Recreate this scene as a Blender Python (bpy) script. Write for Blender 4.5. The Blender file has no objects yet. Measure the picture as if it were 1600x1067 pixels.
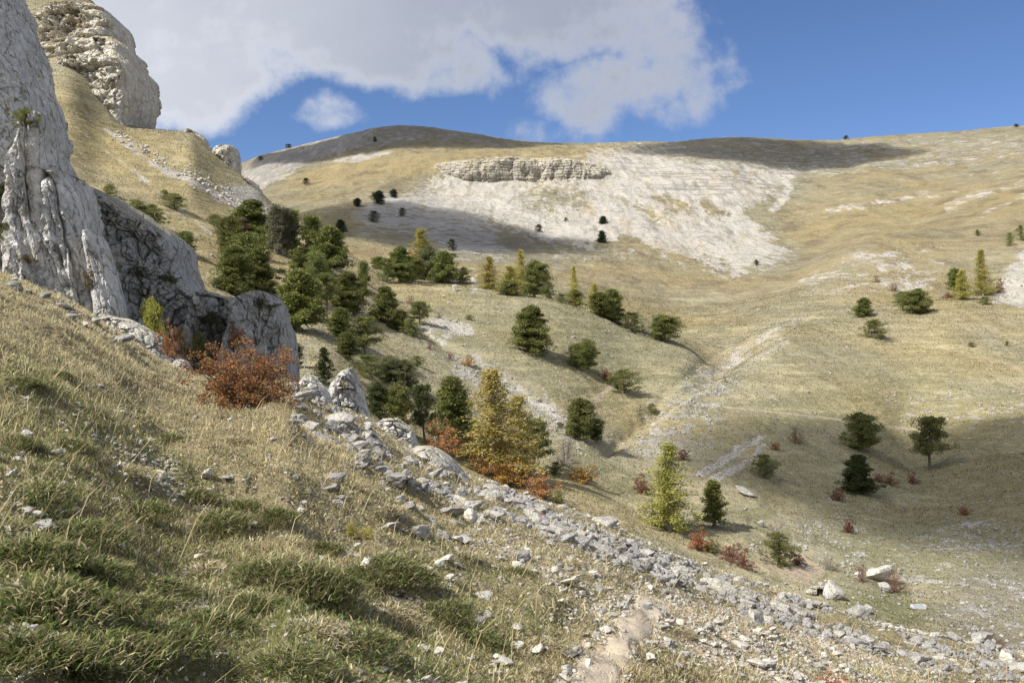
import bpy, bmesh, math, random
import numpy as np
from mathutils import Vector, Matrix, Euler
from mathutils.bvhtree import BVHTree

SC = bpy.context.scene
COL = SC.collection
RNG = np.random.default_rng(7)
random.seed(7)
F = 1555.6          # focal length in photograph pixels (35 mm lens on a 36 mm sensor, 1600 px wide)
CX, CY = 800.0, 533.5

# ------------------------------------------------------------------ noise (numpy)
def _h(ix, iy, iz, seed):
    with np.errstate(over='ignore'):
        n = ix.astype(np.uint32) * np.uint32(374761393) + iy.astype(np.uint32) * np.uint32(668265263) \
            + iz.astype(np.uint32) * np.uint32(2246822519) + np.uint32((seed * 3266489917) & 0xffffffff)
        n = (n ^ (n >> np.uint32(13))) * np.uint32(1274126177)
        n = (n ^ (n >> np.uint32(16))) * np.uint32(2654435761)
        return n ^ (n >> np.uint32(15))

def _rnd(ix, iy, iz, seed):
    return _h(ix, iy, iz, seed).astype(np.float64) / 4294967295.0

def pn(P, seed=0):
    """gradient noise, about -1..1; P is (N,3)"""
    P = np.asarray(P, dtype=np.float64)
    I = np.floor(P).astype(np.int64)
    f = P - I
    u = f * f * f * (f * (f * 6 - 15) + 10)
    out = np.zeros(len(P))
    for dx in (0, 1):
        wx = u[:, 0] if dx else 1 - u[:, 0]
        for dy in (0, 1):
            wy = u[:, 1] if dy else 1 - u[:, 1]
            for dz in (0, 1):
                wz = u[:, 2] if dz else 1 - u[:, 2]
                h = _h(I[:, 0] + dx, I[:, 1] + dy, I[:, 2] + dz, seed)
                gx = (h & np.uint32(1023)).astype(np.float64) / 511.5 - 1
                gy = ((h >> np.uint32(10)) & np.uint32(1023)).astype(np.float64) / 511.5 - 1
                gz = ((h >> np.uint32(20)) & np.uint32(1023)).astype(np.float64) / 511.5 - 1
                out += wx * wy * wz * (gx * (f[:, 0] - dx) + gy * (f[:, 1] - dy) + gz * (f[:, 2] - dz))
    return out * 1.5

def fbm(P, octv=4, seed=0, gain=.5, lac=2.03):
    P = np.asarray(P, dtype=np.float64)
    a, s, t = 1.0, 0.0, np.zeros(len(P))
    for o in range(octv):
        t += a * pn(P, seed + o * 17)
        s += a
        a *= gain
        P = P * lac + 11.3
    return t / s * 1.3

def ridge(P, octv=3, seed=0):
    P = np.asarray(P, dtype=np.float64)
    a, s, t = 1.0, 0.0, np.zeros(len(P))
    for o in range(octv):
        t += a * (1 - np.abs(pn(P, seed + o * 13)) * 2)
        s += a
        a *= .5
        P = P * 2.1 + 5.7
    return t / s

def worley(P, seed=0):
    """F1, F2, random value of the nearest cell"""
    P = np.asarray(P, dtype=np.float64)
    I = np.floor(P).astype(np.int64)
    f1 = np.full(len(P), 9.0)
    f2 = np.full(len(P), 9.0)
    cid = np.zeros(len(P))
    for dx in (-1, 0, 1):
        for dy in (-1, 0, 1):
            for dz in (-1, 0, 1):
                c = I + np.array([dx, dy, dz])
                q = np.stack([c[:, k] + _rnd(c[:, 0], c[:, 1], c[:, 2], seed + k) for k in range(3)], 1)
                d = np.sqrt(((q - P) ** 2).sum(1))
                v = _rnd(c[:, 0], c[:, 1], c[:, 2], seed + 7)
                near = d < f1
                f2 = np.where(near, f1, np.minimum(f2, d))
                cid = np.where(near, v, cid)
                f1 = np.where(near, d, f1)
    return f1, f2, cid

def sst(a, b, x):
    t = np.clip((np.asarray(x, dtype=np.float64) - a) / (b - a), 0, 1)
    return t * t * (3 - 2 * t)

def pchip(x, y, xq):
    x = np.asarray(x, float); y = np.asarray(y, float)
    h = np.diff(x); d = np.diff(y) / h
    m = np.zeros(len(x))
    for i in range(1, len(x) - 1):
        if d[i - 1] * d[i] > 0:
            w1, w2 = 2 * h[i] + h[i - 1], h[i] + 2 * h[i - 1]
            m[i] = (w1 + w2) / (w1 / d[i - 1] + w2 / d[i])
    m[0], m[-1] = d[0], d[-1]
    k = np.clip(np.searchsorted(x, xq) - 1, 0, len(x) - 2)
    t = np.clip((xq - x[k]) / h[k], 0, 1)
    return (y[k] * (1 + 2 * t) * (1 - t) ** 2 + h[k] * m[k] * t * (1 - t) ** 2
            + y[k + 1] * t * t * (3 - 2 * t) + h[k] * m[k + 1] * t * t * (t - 1))

# ------------------------------------------------------------------ objects
def tag(o, label=None, cat=None, group=None, kind=None):
    if label: o['label'] = label
    if cat: o['category'] = cat
    if group: o['group'] = group
    if kind: o['kind'] = kind
    return o

def np_mesh(name, V, Fc, smooth=False, attrs=None):
    """V (N,3), Fc (M,3) or (M,4) index array (or list of such arrays)"""
    V = np.ascontiguousarray(V, dtype=np.float32)
    fl = Fc if isinstance(Fc, list) else [Fc]
    me = bpy.data.meshes.new(name)
    me.vertices.add(len(V))
    me.vertices.foreach_set('co', V.ravel())
    nl = sum(f.size for f in fl); nf = sum(len(f) for f in fl)
    me.loops.add(nl); me.polygons.add(nf)
    me.loops.foreach_set('vertex_index', np.concatenate([f.ravel() for f in fl]).astype(np.int32))
    tot = np.concatenate([np.full(len(f), f.shape[1], dtype=np.int32) for f in fl])
    start = np.concatenate([[0], np.cumsum(tot)[:-1]]).astype(np.int32)
    me.polygons.foreach_set('loop_start', start)
    me.polygons.foreach_set('use_smooth', np.full(nf, smooth))
    for an, (typ, arr) in (attrs or {}).items():
        a = me.attributes.new(an, typ, 'POINT')
        a.data.foreach_set('color' if 'COLOR' in typ else 'value', np.ascontiguousarray(arr, dtype=np.float32).ravel())
    me.update(calc_edges=True)
    me.validate()
    return me

def link(name, me, mat=None, parent=None):
    o = bpy.data.objects.new(name, me)
    COL.objects.link(o)
    if mat is not None and me is not None and len(me.materials) == 0:
        me.materials.append(mat)
    if parent is not None:
        o.parent = parent
    return o

def grid_faces(nr, nc, wrap=False):
    r = np.arange(nr - 1)[:, None]
    c = np.arange(nc if wrap else nc - 1)[None, :]
    c2 = (c + 1) % nc
    a = r * nc + c; b = r * nc + c2; d = (r + 1) * nc + c2; e = (r + 1) * nc + c
    return np.stack([a, b, d, e], -1).reshape(-1, 4)

def inpoly(px, py, poly, feather):
    """soft inside mask 0..1 of a polygon; feather in pixels"""
    poly = np.asarray(poly, float)
    n = len(poly)
    ins = np.zeros(len(px), bool)
    dist = np.full(len(px), 1e9)
    for i in range(n):
        x1, y1 = poly[i]; x2, y2 = poly[(i + 1) % n]
        cond = ((y1 > py) != (y2 > py)) & (px < (x2 - x1) * (py - y1) / ((y2 - y1) if y2 != y1 else 1e-9) + x1)
        ins ^= cond
        L2 = (x2 - x1) ** 2 + (y2 - y1) ** 2 + 1e-9
        t = np.clip(((px - x1) * (x2 - x1) + (py - y1) * (y2 - y1)) / L2, 0, 1)
        dist = np.minimum(dist, np.hypot(px - x1 - t * (x2 - x1), py - y1 - t * (y2 - y1)))
    sd = np.where(ins, dist, -dist)
    return sst(-feather, feather, sd)

def nearline(px, py, line, w, feather=.5):
    """soft mask round a polyline of (x, y) or (x, y, half width)"""
    m = np.zeros(len(px))
    for i in range(len(line) - 1):
        x1, y1 = line[i][:2]; x2, y2 = line[i + 1][:2]
        w1 = line[i][2] if len(line[i]) > 2 else w
        w2 = line[i + 1][2] if len(line[i + 1]) > 2 else w
        L2 = (x2 - x1) ** 2 + (y2 - y1) ** 2 + 1e-9
        t = np.clip(((px - x1) * (x2 - x1) + (py - y1) * (y2 - y1)) / L2, 0, 1)
        d = np.hypot(px - x1 - t * (x2 - x1), py - y1 - t * (y2 - y1))
        ww = w1 + (w2 - w1) * t
        m = np.maximum(m, 1 - sst(ww * (1 - feather), ww * (1 + feather), d))
    return m
# ------------------------------------------------------------------ the terrain: one sheet, heights surveyed as (direction, height angle, distance)
CREST = np.array([(-1000, 330, 46), (-400, 350, 46), (0, 424, 44), (100, 466, 42), (140, 490, 41), (200, 528, 41), (250, 562, 40), (300, 583, 40), (400, 598, 40), (450, 592, 40), (500, 622, 40),
                  (570, 652, 40), (640, 692, 39), (740, 745, 39), (850, 785, 39), (960, 822, 39), (1040, 862, 39), (1120, 890, 39),
                  (1200, 915, 39), (1300, 950, 39), (1400, 978, 39), (1500, 1000, 39), (1600, 1022, 39), (1800, 1060, 39), (2600, 1150, 39)], float)
COLS = {
 -1000: [(330, 60), (280, 150), (220, 300), (180, 500), (200, 1000)],
 -200: [(345, 70), (270, 160), (150, 260), (90, 400), (60, 600), (150, 1000)],
 0: [(420, 70), (300, 120), (215, 190), (120, 240), (30, 300), (-20, 380), (-20, 500), (150, 900)],
 100: [(470, 80), (360, 130), (250, 180), (175, 215), (80, 250), (20, 290), (-25, 350), (0, 450), (150, 800)],
 160: [(510, 75), (420, 110), (300, 170), (232, 208), (205, 225), (120, 250), (50, 272), (12, 300), (60, 400), (200, 700), (300, 1000)],
 200: [(540, 70), (420, 120), (310, 170), (235, 210), (212, 228), (196, 245), (205, 262), (300, 400), (330, 700), (340, 1000)],
 250: [(560, 70), (450, 120), (340, 165), (255, 205), (203, 245), (245, 275), (320, 420), (300, 700), (280, 1000)],
 300: [(590, 70), (470, 120), (390, 150), (300, 190), (235, 225), (207, 250), (265, 285), (330, 420), (310, 700), (270, 1000)],
 372: [(620, 75), (520, 110), (430, 150), (350, 190), (300, 220), (266, 245), (305, 280), (350, 420), (330, 600), (285, 850), (258, 1000)],
 412: [(630, 75), (540, 110), (450, 150), (380, 185), (340, 215), (308, 243), (350, 285), (360, 400), (330, 550), (285, 750), (243, 1000)],
 500: [(650, 75), (560, 105), (500, 135), (440, 165), (400, 195), (365, 230), (392, 280), (378, 380), (345, 470), (300, 620), (260, 800), (220, 1000)],
 600: [(700, 75), (640, 100), (560, 130), (500, 160), (460, 185), (438, 208), (448, 262), (415, 330), (375, 420), (320, 540), (280, 650), (240, 800), (197, 950)],
 700: [(755, 80), (690, 100), (600, 130), (530, 160), (480, 185), (447, 208), (458, 262), (420, 330), (385, 420), (330, 540), (299, 640), (292, 652), (254, 694), (235, 800), (204, 950)],
 800: [(790, 80), (740, 98), (680, 118), (600, 143), (545, 163), (500, 183), (458, 210), (468, 262), (425, 330), (395, 420), (345, 540), (305, 625), (295, 650), (254, 694), (238, 800), (219, 950)],
 870: [(810, 80), (750, 100), (690, 120), (620, 142), (560, 165), (510, 187), (470, 212), (476, 265), (430, 335), (400, 420), (350, 540), (305, 622), (294, 652), (254, 694), (240, 800), (224, 930)],
 1000: [(865, 72), (830, 88), (760, 112), (690, 138), (640, 158), (590, 178), (545, 200), (510, 225), (510, 270), (460, 335), (400, 440), (345, 545), (300, 630), (265, 710), (242, 800), (221, 900)],
 1060: [(885, 72), (845, 88), (770, 110), (700, 135), (640, 155), (590, 178), (555, 200), (530, 228), (527, 275), (470, 340), (410, 440), (350, 545), (300, 630), (262, 710), (240, 800), (221, 900)],
 1127: [(902, 72), (855, 88), (790, 105), (720, 128), (650, 155), (588, 185), (580, 212), (545, 250), (500, 300), (450, 360), (412, 440), (355, 545), (300, 630), (260, 720), (238, 810), (215, 900)],
 1230: [(935, 70), (895, 85), (840, 98), (770, 118), (700, 142), (620, 172), (560, 200), (515, 230), (502, 265), (465, 310), (440, 360), (415, 430), (375, 520), (330, 600), (285, 690), (245, 800), (217, 900)],
 1364: [(970, 64), (945, 74), (900, 88), (840, 103), (770, 125), (700, 152), (620, 185), (550, 220), (495, 262), (460, 300), (402, 345), (373, 385), (375, 440), (340, 520), (290, 640), (250, 750), (213, 900)],
 1421: [(985, 62), (955, 75), (900, 90), (830, 106), (768, 132), (725, 155), (650, 182), (570, 215), (490, 262), (465, 300), (410, 345), (371, 395), (362, 450), (330, 540), (280, 660), (240, 780), (209, 900)],
 1500: [(1000, 62), (960, 76), (890, 92), (820, 108), (765, 130), (705, 155), (630, 185), (560, 215), (500, 250), (470, 275), (460, 300), (400, 350), (360, 410), (330, 480), (290, 600), (245, 750), (205, 900)],
 1600: [(1015, 64), (960, 78), (880, 95), (800, 112), (740, 132), (680, 158), (610, 190), (550, 222), (510, 250), (470, 280), (400, 335), (340, 410), (300, 500), (255, 650), (196, 900)],
 1800: [(1010, 66), (940, 78), (850, 95), (760, 115), (640, 160), (560, 200), (480, 255), (380, 330), (300, 450), (230, 650), (180, 900)],
 2600: [(900, 66), (800, 80), (650, 120), (500, 180), (400, 250), (250, 450), (150, 900)],
}
SKY = np.array([(372, 258), (400, 245), (430, 237), (470, 227), (520, 215), (560, 206), (590, 199), (620, 196), (660, 197), (700, 203), (750, 210), (800, 219),
                (850, 223), (920, 224), (1000, 221), (1050, 222), (1100, 217), (1150, 214), (1200, 216), (1250, 219), (1310, 219), (1370, 213), (1430, 209),
                (1500, 205), (1560, 199), (1600, 196)], float)
# nearer crest that runs from the left hill down across the middle of the valley
MIDC = np.array([(240, 202), (262, 204), (300, 206), (318, 222), (340, 243), (365, 264), (390, 284), (405, 295), (412, 306), (440, 330),
                 (500, 363), (540, 388), (560, 405), (600, 437), (640, 441), (700, 447), (760, 452), (810, 459), (870, 470), (930, 485), (1000, 512), (1060, 531)], float)

def near_B(px):
    sc = (CY - np.interp(px, CREST[:, 0], CREST[:, 1])) / F
    dc = np.interp(px, CREST[:, 0], CREST[:, 2])
    return sc + 1.6 / dc, dc

def lstep(a, b, n):
    return np.exp(np.linspace(math.log(a), math.log(b), n, endpoint=False))

D = np.concatenate([lstep(.8, 3.3, 36), lstep(3.3, 46, 400), lstep(46, 300, 390), lstep(300, 1060, 300), lstep(1060, 4200, 40), [4200]])
inn = np.arange(-24, 1626, 2.0)
PXc = np.concatenate([-24 - np.cumsum(np.linspace(3, 26, 90))[::-1], inn, inn[-1] + np.cumsum(np.linspace(3, 22, 90))])
NR, NC = len(D), len(PXc)

def build_slope():
    keys = sorted(COLS)
    Bn, dcn = near_B(np.array(keys, float))
    lr = np.log(D)
    T = np.zeros((NR, len(keys)))
    for j, k in enumerate(keys):
        pts = [(d, (CY - py) / F) for py, d in COLS[k]]
        dc, sc = dcn[j], Bn[j] - 1.6 / dcn[j]
        ds = pts[-1][0]; ss = pts[-1][1]
        pre = [(dc, sc), (dc * 1.13, sc - .03 - .2 * max(0, sc - pts[0][1] - .02))]
        if pre[1][0] > pts[0][0] * .95: pre = [(dc, sc)]
        post = [(ds * 1.35, ss - .055), (4200, min(ss - .1, .02))]
        q = pre + pts + post
        T[:, j] = pchip(np.log([a for a, b in q]), [b for a, b in q], lr)
    S = np.zeros((NR, NC))
    kk = np.array(keys, float)
    for i in range(NR):
        S[i] = pchip(kk, T[i], PXc)
    # smooth a little across directions
    ker = np.exp(-.5 * (np.arange(-12, 13) / 5.0) ** 2); ker /= ker.sum()
    pad = np.pad(S, ((0, 0), (12, 12)), mode='edge')
    S = sum(ker[k] * pad[:, k:k + NC] for k in range(25))
    # the left hill rounds off more softly
    kw = np.exp(-.5 * (np.arange(-45, 46) / 18.0) ** 2); kw /= kw.sum()
    lrow = np.nonzero((D > 110) & (D < 330))[0]
    padl = np.pad(S[lrow], ((0, 0), (45, 45)), mode='edge')
    Sm = sum(kw[k] * padl[:, k:k + NC] for k in range(91))
    wl = (sst(110, 150, D[lrow]) * (1 - sst(270, 330, D[lrow])))[:, None] * (sst(190, 250, PXc) * (1 - sst(400, 460, PXc)))[None, :]
    S[lrow] = S[lrow] * (1 - wl) + Sm * wl
    U = (PXc - CX) / F
    X = U[None, :] * D[:, None]
    Y = np.repeat(D[:, None], NC, 1)
    P = np.stack([X.ravel(), Y.ravel(), np.zeros(NR * NC)], 1)
    dd = P[:, 1]
    Z = (S * D[:, None]).ravel()
    # relief
    rel = np.zeros(len(P))
    m = dd > 42
    w = sst(42, 110, dd[m])
    rel[m] = w * (.9 * fbm(P[m] / 26, 3, 3) + .30 * fbm(P[m] / 5.5, 3, 9) - .30 * ridge(P[m] / np.array([11, 17, 11]), 3, 37)) + sst(260, 600, dd[m]) * (3.4 * fbm(P[m] / 90, 4, 5) + 1.1 * ridge(P[m] / 30 + 9, 2, 31) + 1.5 * ridge(P[m] / np.array([26, 150, 40]) + 3, 3, 35))
    # terracettes: small benches that follow the contours
    mm = (dd > 60) & (dd < 420)
    zz = Z[mm] + 3 * fbm(P[mm] / 30, 2, 77)
    rel[mm] += .10 * sst(60, 110, dd[mm]) * sst(-.2, .6, fbm(P[mm] / 40, 2, 79)) * np.sin(zz * 2 * math.pi / 1.9 + 3 * fbm(P[mm] / 14, 2, 78))
    Z = Z + rel
    Z = Z.reshape(NR, NC)
    # pull the far skyline and the middle crest back onto their surveyed lines
    def pull(Z, line, d0, d1, lo, hi, blend):
        sel = (D >= d0) & (D <= d1)
        sl = (Z / D[:, None])
        cur = sl[sel].max(0)
        tgt = (CY - np.interp(PXc, line[:, 0], line[:, 1])) / F
        mk = sst(lo - blend, lo, PXc) * (1 - sst(hi, hi + blend, PXc))
        wgt = sst(d0 * .86, d0, D) * (1 - sst(d1, d1 * 1.16, D))
        dl = np.pad(mk * (tgt - cur), 8, mode='edge')
        k8 = np.exp(-.5 * (np.arange(-8, 9) / 3.0) ** 2); k8 /= k8.sum()
        dl = sum(k8[k] * dl[k:k + NC] for k in range(17))
        return Z + (wgt[:, None] * dl[None, :]) * D[:, None]
    Z = pull(Z, MIDC, 200, 256, 245, 1050, 40)
    Z = pull(Z, SKY, 760, 1060, 380, 1700, 40)
    # washed-out gully down the middle of the valley, its side runnels and a few slips
    pxf = np.repeat(PXc[None, :], NR, 0); pyf = CY - Z / D[:, None] * F
    rr = np.nonzero((D > 95) & (D < 330))[0]
    a_, b_ = pxf[rr].ravel(), pyf[rr].ravel()
    wx = 5 * fbm(np.stack([a_ / 30, b_ / 30, a_ * 0], 1), 2, 91)
    def carve(lines, w):
        m = np.zeros(len(a_))
        for ln in lines:
            for (x1, y1), (x2, y2) in zip(ln[:-1], ln[1:]):
                L2 = (x2 - x1) ** 2 + (y2 - y1) ** 2
                t = np.clip(((a_ + wx - x1) * (x2 - x1) + (b_ + wx * .5 - y1) * (y2 - y1)) / L2, 0, 1)
                dd_ = np.hypot(a_ + wx - x1 - t * (x2 - x1), (b_ + wx * .5 - y1 - t * (y2 - y1)) * 1.6)
                m = np.maximum(m, np.exp(-(dd_ / w) ** 2))
        return m.reshape(len(rr), NC)
    Z[rr] -= .85 * carve([[(950, 705), (1005, 655), (1060, 618), (1112, 592), (1150, 562), (1200, 532), (1255, 502)]], 13)
    Z[rr] -= .45 * carve([[(1005, 655), (1040, 610), (1085, 575), (1130, 545)], [(1060, 740), (1095, 742), (1150, 702), (1215, 668)], [(640, 500), (690, 540), (760, 580), (850, 640)]], 9)
    Z[rr] -= .9 * carve([[(1008, 640), (1022, 634)], [(1080, 578), (1100, 582)]], 12)
    Z[rr] += .5 * carve([[(1025, 668), (1075, 630), (1125, 603), (1165, 574), (1215, 545), (1265, 517)]], 12)
    # near hillside
    Bq, dcq = near_B(PXc)
    ker = np.exp(-.5 * (np.arange(-20, 21) / 9.0) ** 2); ker /= ker.sum()
    Zn = -1.6 + Bq[None, :] * D[:, None]
    Pn = P[:, :3]
    msk = (dd < 47)
    hump = np.zeros(len(P))
    q = Pn[msk]
    amp = sst(2.2, 6, dd[msk])
    hump[msk] = amp * (.36 * fbm(q / 4.2, 3, 21) + .17 * fbm(q / 1.1, 3, 25)) + .055 * fbm(q / .34, 2, 28) * sst(1.2, 3, dd[msk]) + .02
    # tussocks: rounded lumps
    f1, f2, cid = worley(q * np.array([1 / 1.15, 1 / 1.15, 0]) + .4, 41)
    hump[msk] += amp * .40 * np.clip(.62 - f1, 0, 1) * (cid > .45) * (cid * .9)
    hump = hump.reshape(NR, NC)
    wn = 1 - sst(0, 1, (D[:, None] / dcq[None, :] - .985) / .03)
    fade = 1 - .85 * sst(.8, .99, D[:, None] / dcq[None, :])
    Z = Zn * wn + hump * wn * fade + Z * (1 - wn)
    return X, Y, Z

TX, TY, TZ = build_slope()
TPY = CY - TZ / TY * F          # height angle of each vertex, as a picture row
_lD = np.log(D)

def _rowcol(x, y):
    x = np.atleast_1d(x); y = np.maximum(np.atleast_1d(np.asarray(y, float)), .81)
    px = np.asarray(x, float) / y * F + CX
    r = np.clip(np.interp(np.log(y), _lD, np.arange(NR)), 0, NR - 1.001)
    c = np.clip(np.interp(px, PXc, np.arange(NC)), 0, NC - 1.001)
    return r, c

def _bil(A, r, c):
    r0 = r.astype(int); c0 = c.astype(int); fr = r - r0; fc = c - c0
    return (A[r0, c0] * (1 - fr) * (1 - fc) + A[r0 + 1, c0] * fr * (1 - fc) + A[r0, c0 + 1] * (1 - fr) * fc + A[r0 + 1, c0 + 1] * fr * fc)

def ground_z(x, y):
    r, c = _rowcol(np.atleast_1d(x), np.atleast_1d(y))
    return _bil(TZ, r, c)

def hit(px, py, dmin=1.0, dmax=4000):
    """first ground point beyond dmin that is seen in a direction"""
    c = np.clip(np.interp(px, PXc, np.arange(NC)), 0, NC - 1.001)
    c0 = int(c); fc = c - c0
    col = TPY[:, c0] * (1 - fc) + TPY[:, c0 + 1] * fc
    ok = (D >= dmin) & (D <= dmax)
    idx = np.nonzero(ok & (col <= py))[0]
    if len(idx) == 0:
        i = np.nonzero(ok)[0][np.argmin(np.abs(col[ok] - py))]
        d = D[i]
    else:
        i = idx[0]
        d = D[i]
        if i > 0 and col[i - 1] > py:
            t = (col[i - 1] - py) / (col[i - 1] - col[i])
            d = D[i - 1] + (D[i] - D[i - 1]) * t
    x = (px - CX) / F * d
    return Vector((x, d, float(ground_z(x, d)[0])))
# ------------------------------------------------------------------ what grows or lies where (stored on the terrain's points)
def masks():
    px = np.repeat(PXc[None, :], NR, 0).ravel()
    py = TPY.ravel()
    d = TY.ravel()
    N = len(px)
    P = np.stack([TX.ravel(), TY.ravel(), TZ.ravel()], 1)
    vis = (py > -250) & (py < 1300) & (px > -700) & (px < 2300)
    scree = np.zeros(N); gold = np.zeros(N); green = np.zeros(N); rub = np.zeros(N); bare = np.zeros(N); grey = np.zeros(N); strat = np.zeros(N)
    def rng(d0, d1):
        return np.nonzero(vis & (d > d0) & (d < d1))[0]
    def warp(i, sc, amp):
        q = P[i] / sc
        return px[i] + amp * fbm(q, 3, 51), py[i] + amp * .6 * fbm(q, 3, 57)
    def poly(A, i, pts, feather, val=1.0, wx=None):
        x, y = wx
        lo = np.array(pts).min(0) - 40; hi = np.array(pts).max(0) + 40
        k = np.nonzero((x > lo[0]) & (x < hi[0]) & (y > lo[1]) & (y < hi[1]))[0]
        if len(k): A[i[k]] = np.maximum(A[i[k]], val * inpoly(x[k], y[k], pts, feather))
    def cut(A, i, pts, feather, val, wx):
        x, y = wx
        lo = np.array(pts).min(0) - 40; hi = np.array(pts).max(0) + 40
        k = np.nonzero((x > lo[0]) & (x < hi[0]) & (y > lo[1]) & (y < hi[1]))[0]
        if len(k): A[i[k]] *= 1 - val * inpoly(x[k], y[k], pts, feather)
    def line(A, i, pts, w, val, wx, fe=.6):
        x, y = wx
        a = np.array([p[:2] for p in pts]); lo = a.min(0) - 60; hi = a.max(0) + 60
        k = np.nonzero((x > lo[0]) & (x < hi[0]) & (y > lo[1]) & (y < hi[1]))[0]
        if len(k): A[i[k]] = np.maximum(A[i[k]], val * nearline(x[k], y[k], pts, w, fe))
    # --- far mountain
    i = rng(300, 1400); w = warp(i, 34, 15); w2 = warp(i, 80, 30)
    poly(scree, i, [(655, 300), (700, 268), (800, 262), (900, 262), (930, 236), (1010, 233), (1060, 245), (1140, 262), (1240, 266), (1238, 290), (1195, 308),
                    (1165, 332), (1200, 352), (1235, 392), (1205, 414), (1150, 426), (1085, 404), (1010, 388), (960, 396), (860, 402), (800, 392), (755, 372), (700, 350), (665, 330)], 34, .95, w)
    poly(scree, i, [(372, 272), (415, 242), (520, 214), (590, 202), (570, 226), (480, 256), (430, 285), (400, 302)], 10, .7, w)
    poly(strat, i, [(940, 240), (1060, 228), (1260, 250), (1245, 300), (1150, 320), (1040, 300), (960, 262)], 14, 1, w)
    poly(scree, i, [(372, 272), (415, 242), (520, 214), (590, 202), (570, 226), (480, 256), (430, 285), (400, 302)], 10, .7, w)
    poly(strat, i, [(1230, 235), (1420, 215), (1640, 195), (1640, 240), (1400, 262), (1260, 270)], 14, .6, w)
    line(scree, i, [(1236, 268, 4), (1232, 300, 4), (1212, 320, 8), (1206, 345, 7)], 5, .9, w)
    cut(scree, i, [(520, 300), (655, 296), (700, 318), (780, 345), (850, 385), (850, 410), (640, 410), (520, 360)], 26, .78, w)
    cut(scree, i, [(760, 372), (900, 380), (960, 400), (860, 412), (770, 400)], 14, .6, w)
    cut(scree, i, [(850, 285), (905, 288), (930, 320), (880, 335), (815, 330), (808, 300)], 24, .6, w)
    cut(scree, i, [(1022, 300), (1060, 305), (1085, 335), (1050, 338), (1028, 318)], 12, .7, w)
    cut(scree, i, [(1085, 308), (1110, 305), (1135, 335), (1110, 340)], 12, .8, w)
    cut(scree, i, [(1160, 330), (1195, 318), (1225, 345), (1238, 390), (1212, 372), (1180, 350)], 9, .85, w)
    cut(scree, i, [(920, 380), (985, 362), (1010, 388), (960, 394)], 6, .8, w)
    cut(scree, i, [(960, 300), (1000, 310), (1040, 350), (1020, 352), (975, 322)], 5, .45, w)
    poly(rub, i, [(540, 330), (600, 300), (680, 285), (760, 330), (800, 380), (790, 402), (700, 402), (640, 372), (560, 365)], 24, .68, w2)
    poly(rub, i, [(370, 262), (420, 238), (520, 212), (620, 194), (700, 200), (790, 216), (780, 228), (680, 226), (560, 232), (500, 246), (450, 272), (410, 300), (385, 290)], 14, .5, w2)
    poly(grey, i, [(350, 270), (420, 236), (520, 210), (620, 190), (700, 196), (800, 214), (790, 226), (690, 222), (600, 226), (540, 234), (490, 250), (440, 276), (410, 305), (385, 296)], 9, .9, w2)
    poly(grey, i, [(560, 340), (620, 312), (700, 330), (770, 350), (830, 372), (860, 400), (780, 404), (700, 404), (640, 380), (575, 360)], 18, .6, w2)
    poly(rub, i, [(960, 236), (1060, 222), (1160, 216), (1260, 222), (1420, 214), (1600, 200), (1640, 196), (1640, 250), (1500, 262), (1330, 288), (1240, 290), (1120, 270), (1000, 250)], 16, .40, w2)
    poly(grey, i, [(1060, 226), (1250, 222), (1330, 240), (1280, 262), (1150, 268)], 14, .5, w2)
    poly(rub, i, [(520, 238), (600, 232), (620, 246), (560, 254), (520, 250)], 5, .6, w2)
    poly(rub, i, [(1170, 300), (1300, 290), (1480, 260), (1600, 240), (1600, 300), (1400, 330), (1230, 360)], 20, .2, w2)
    poly(gold, i, [(420, 300), (520, 250), (640, 236), (800, 232), (960, 232), (930, 246), (820, 254), (720, 258), (640, 280), (560, 292), (480, 300)], 8, 1, w2)
    poly(gold, i, [(1215, 330), (1300, 300), (1600, 262), (1700, 260), (1700, 340), (1500, 350), (1350, 372), (1250, 400), (1232, 360)], 18, .75, w2)
    poly(gold, i, [(880, 400), (1100, 410), (1250, 420), (1330, 400), (1320, 440), (1180, 470), (980, 450), (870, 430)], 22, .6, w2)
    line(scree, i, [(1292, 330, 4), (1350, 322, 6), (1430, 306, 5), (1500, 299, 3)], 4, .47, w)
    line(scree, i, [(1478, 325, 4), (1520, 308, 5), (1600, 284, 5)], 5, .48, w)
    line(scree, i, [(1500, 352, 2), (1560, 322, 3), (1620, 300, 3)], 3, .42, w)
    # --- middle ground
    i = rng(46, 400); w = warp(i, 11, 13); w2 = warp(i, 26, 26)
    poly(scree, i, [(1558, 470), (1572, 425), (1605, 395), (1640, 385), (1640, 470), (1600, 478)], 8, .8, w)
    poly(rub, i, [(1540, 480), (1560, 430), (1600, 380), (1660, 370), (1660, 490)], 10, .6, w)
    line(scree, i, [(1255, 440, 3), (1320, 430, 5), (1400, 420, 5), (1470, 412, 2)], 4, .46, w)
    line(scree, i, [(1300, 452, 2), (1380, 440, 4), (1450, 445, 7), (1400, 455, 5)], 4, .56, w)
    line(scree, i, [(1330, 402, 3), (1400, 396, 4), (1450, 390, 2)], 3, .45, w)
    poly(rub, i, [(1240, 440), (1330, 395), (1480, 392), (1460, 455), (1300, 470)], 14, .4, w2)
    line(scree, i, [(1200, 680, 2), (1150, 700, 6), (1095, 742, 7)], 5, .66, w)
    line(scree, i, [(1195, 692, 2), (1165, 715, 5), (1120, 750, 8)], 5, .66, w)
    poly(scree, i, [(985, 690), (1010, 650), (1060, 610), (1120, 580), (1125, 600), (1100, 640), (1060, 690), (1030, 715)], 14, .42, w2)
    line(scree, i, [(1120, 590, 6), (1160, 545, 6), (1230, 510, 3)], 5, .5, w2)
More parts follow.
